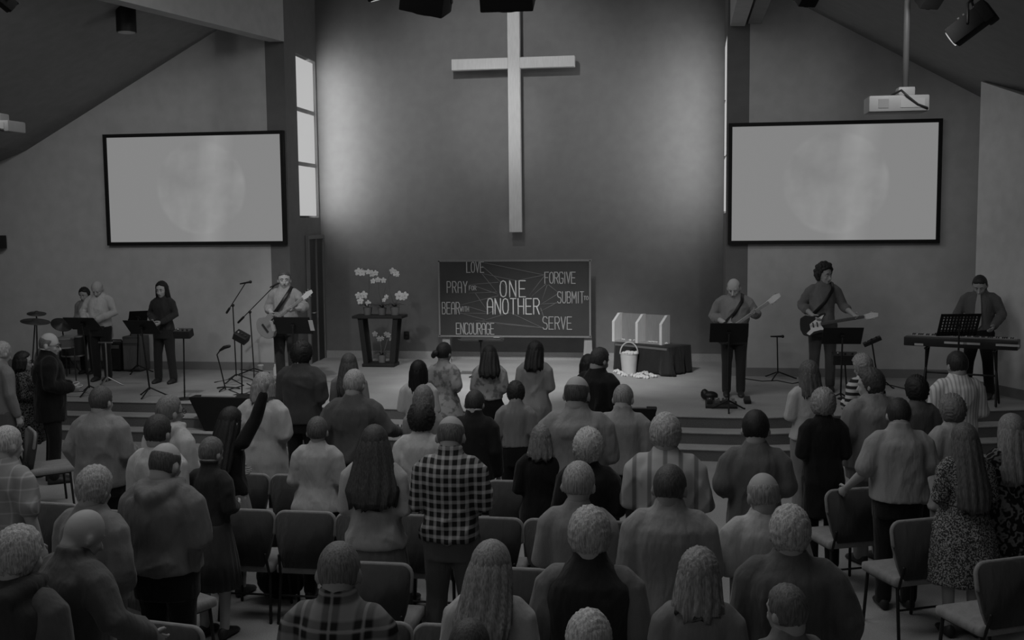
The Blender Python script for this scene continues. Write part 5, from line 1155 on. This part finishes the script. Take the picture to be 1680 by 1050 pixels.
 dict(lab='person, woman with wavy brown hair, pale jacket and jeans at the right steps', p=(1328, 593), h=1.66, face=10, sex='f', hair=('mid', .10), drape=.10, top=CLO(.40), ease=.026, hem=.88, lowm=CLO(.20), flare=.1),
 dict(lab='person, blonde curly-haired woman in a long black coat', p=(1351, 640), h=1.635, face=12, sex='f', w=1.0, hair=('curly', .24), top=CLO(.012), ease=.03, hem=.55, lowm=BK),
 dict(lab='person, old woman with curly grey hair and a striped knit', p=(1413, 583), h=1.60, face=25, sex='f', w=1.05, hyaw=15, hair=('curly', .26), top=STR, ease=.03, lowm=CLO(.1)),
 dict(lab='person, big man in a grey polo shirt and khaki trousers looking left', p=(1428, 605), h=1.78, face=28, w=1.3, belly=.06, hyaw=35, hair=('full', .06), sk=.36, top=CLO(.20), ease=.04, sleeve='short', lowm=CLO(.22), hem=.86, arms=('front', 'front')),
 dict(lab='person, dark-haired man in a light short-sleeved shirt resting a hand on the chair beside him', p=(1474, 653), h=1.7, face=6, w=1.14, belly=.03, hair=('short', .03), top=CLO(.26), ease=.035, sleeve='short', collar=True, lowm=BK, hem=.90, arms=(((-.25, -.03, 1.12), (-.36, .16, .95)), 'front')),
 dict(lab='person, woman with a round dark bob and a charcoal cardigan', p=(1504, 619), h=1.62, face=15, sex='f', hair=('curly', .02), top=CLO(.10), ease=.03, lowm=BK),
 dict(lab='person, dark-haired man in a white pinstriped shirt before the digital piano', p=(1571, 576), h=1.80, face=10, w=1.06, hair=('short', .03), top=STR2, ease=.035, hem=.80, lowm=GT),
 dict(lab='person, elderly woman with grey-brown curls and a light cardigan', p=(1562, 650), h=1.62, face=20, sex='f', w=1.05, hair=('curly', .15), top=CLO(.28), ease=.035, hem=.70, lowm=CLO(.2), arms=('front', 'front')),
 dict(lab='person, woman with long brown hair in a speckled ruffled dress by the right chairs', p=(1583, 695), h=1.61, face=10, sex='f', hair=('long', .09), drape=.38, top=FLOR1, low='dress', lowz=.46, ease=.03, sk=.36, flare=.05, arms=('front', 'front')),
 dict(lab='person, woman with long fair hair and a scroll-patterned dress at the right edge', p=(1661, 680), h=1.64, face=16, sex='f', hair=('long', .18), drape=.24, top=FLOR2, low='dress', lowz=.3, ease=.03, arms=('front', 'out')),
]
ROWS_Y = (4.55, 5.68, 6.71, 7.88, 9.05, 10.11)
for c in CROWD:
    c = dict(c); p_ = c.pop('p'); lab = c.pop('lab'); h = c.pop('h')
    q = onz(p_[0], p_[1], h)
    if -3.2 < q.x < -.25 and 5.2 < q.y < 11.2:           # centre block: everyone stands just before an own chair
        opts = [max(min(q.y, r_ + .90), r_ + .60) for r_ in ROWS_Y]; yy = min(opts, key=lambda v: abs(v - q.y)); h = CAMH - (CAMH - h) * yy / q.y
    person(lab, p_[0], p_[1], h, **c)
bpy.data.scenes.remove(TMP)
# ================================================================== CHAIRS
FAB = plain(.042, .9, 0, 'cloth'); FABS = plain(.22, .9, 0, 'cloth')
def make_chair():
    t = empty('padded_chair', (0, 0, 0))
    bm = bmesh.new(); box(bm, (0, .02, .435), (.47, .46, .075), bev=.03); finish(bm, 'seat', FABS, t)
    bm = bmesh.new(); out_ = []; Rm = rotm(R(-9))
    prof = [(.165, .0), (.20, .10), (.232, .26), (.236, .36)] + [(.236 - .065 * (1 - math.cos(a)), .36 + .065 * math.sin(a)) for a in [R(15 * k) for k in range(1, 7)]]
    for x, z in prof: out_.append(V(x, 0, z))
    poly = out_ + [V(-p_.x, 0, p_.z) for p_ in out_[::-1]]
    prism(bm, [Rm @ V(p_.x, -.03 + .0, p_.z) + V(0, -.205, .455) for p_ in poly], Rm @ V(0, .06, 0)); bmesh.ops.bevel(bm, geom=[e for e in bm.edges if e.calc_face_angle(0) > .6], offset=.016, segments=2, affect='EDGES')
    bk = finish(bm, 'backrest', FAB, t)
    bm = bmesh.new(); tube(bm, [Rm @ V(p_.x + .002, -.002, p_.z + .002) + V(0, -.205, .455) for p_ in poly[2:-2]], .017, 8); finish(bm, 'lit_edge', FABS, bk)  # pale tube paints the light caught along the backrest edge
    for sx in (-1, 1):
        bm = bmesh.new(); tube(bm, [(sx * .20, .20, .40), (sx * .215, .225, .01)], .013, 8); finish(bm, 'leg', BLACK, t)
        bm = bmesh.new(); tube(bm, [(sx * .20, -.18, .40), (sx * .215, -.235, .01)], .013, 8); finish(bm, 'leg', BLACK, t)
        bm = bmesh.new(); tube(bm, [(sx * .20, .2, .395), (sx * .20, -.20, .395), (sx * .19, -.245, .56)], .012, 8); finish(bm, 'side_rail', BLACK, t)
    bm = bmesh.new(); tube(bm, [(-.2, -.19, .22), (.2, -.19, .22)], .009, 8); finish(bm, 'stretcher', BLACK, t)
    return t
CH0 = make_chair(); used = False
PPL = [o for o in bpy.data.objects if o.name.split('.')[0] == 'person']
def chair(x, y, face, lab, group, force=False):
    global used
    c_, s_ = math.cos(R(face)), math.sin(R(face))
    for p_ in PPL:
        dx, dy = p_.location.x - x, p_.location.y - y; lx, ly = dx * c_ + dy * s_, -dx * s_ + dy * c_
        if abs(lx) < .34 and -.40 < ly < .33:
            if force: print('CHAIR CLASH', lab[:50], '|', p_['label'][:50], round(lx, 2), round(ly, 2)) if VERB else None
            else: return None
    o = CH0 if not used else copytree(CH0); used = True
    o.location = (x, y, 0); o.rotation_euler = (0, 0, R(face)); tag(o, lab, 'chair', group); return o
ORD = ('first', 'second', 'third', 'fourth', 'fifth', 'sixth', 'seventh', 'eighth')
ROWL = ('centre row nearest the stage', 'second centre row from the stage', 'centre row right behind the white sweater', 'centre row behind the check shirt', 'centre row before the blonde woman')
for r_, (Yr, x0, x1) in enumerate([(10.11, -3.3, -.6), (9.05, -3.89, -.7), (7.88, -3.39, -.4), (6.71, -1.99, -.5), (5.68, -1.73, -.7)]):
    x = x0; n_ = 0
    while x < x1:
        n_ += bool(chair(x, Yr + .24, 0, 'grey padded chair, %s from the left in the %s' % (ORD[n_], ROWL[r_]), 'chairs of the %s' % ROWL[r_])); x += .4925
chair(1.36, 9.33, 22, 'grey padded chair under the hand of the man in the light short-sleeved shirt', 'right chairs', True)
chair(1.71, 8.44, 24, 'grey padded chair with its seat in view behind the man in black trousers, right aisle', 'right chairs', True)
chair(2.06, 7.52, 26, 'grey padded chair at the bottom right, behind the speckled dress', 'right chairs', True)
chair(-7.0, 11.0, -48, 'grey padded chair with its pale seat in view behind the man in black', 'left chairs', True)
chair(-5.02, 8.12, -6, 'grey padded chair left of the grey-haired man in the grey jacket', 'left chairs', True)
chair(-4.53, 7.98, -6, 'grey padded chair right of the grey-haired man in the grey jacket', 'left chairs', True)
chair(-4.22, 6.52, -10, 'dark padded chair left of the stooping bald man', 'left chairs', True)
chair(-3.60, 7.05, -28, 'grey padded chair seen edge-on right of the hooded sweatshirt', 'left chairs', True)
chair(-2.86, 5.74, -8, 'grey padded chair top at the bottom edge left of the tartan shirt', 'left chairs', True)
# bags on the floor
q = onz(440, 1000, 0); bm = bmesh.new(); ball(bm, (0, 0, .15), (.21, .14, .16)); ball(bm, (.06, .0, .24), (.13, .10, .12)); ball(bm, (-.1, .02, .18), (.12, .11, .13))
bmesh.ops.recalc_face_normals(bm, faces=bm.faces)
t = thing('handbag', 'large black bag slumped on the floor under the centre chairs', 'bag', (q.x, q.y + .3, 0)); finish(bm, 'bag_body', plain(.008, .7, 0, 'cloth'), t)
bm = bmesh.new(); tube(bm, [(-.12, 0, .28), (-.08, -.02, .42), (.05, -.02, .44), (.12, 0, .3)], .012, 8); finish(bm, 'strap', BLACK, t)
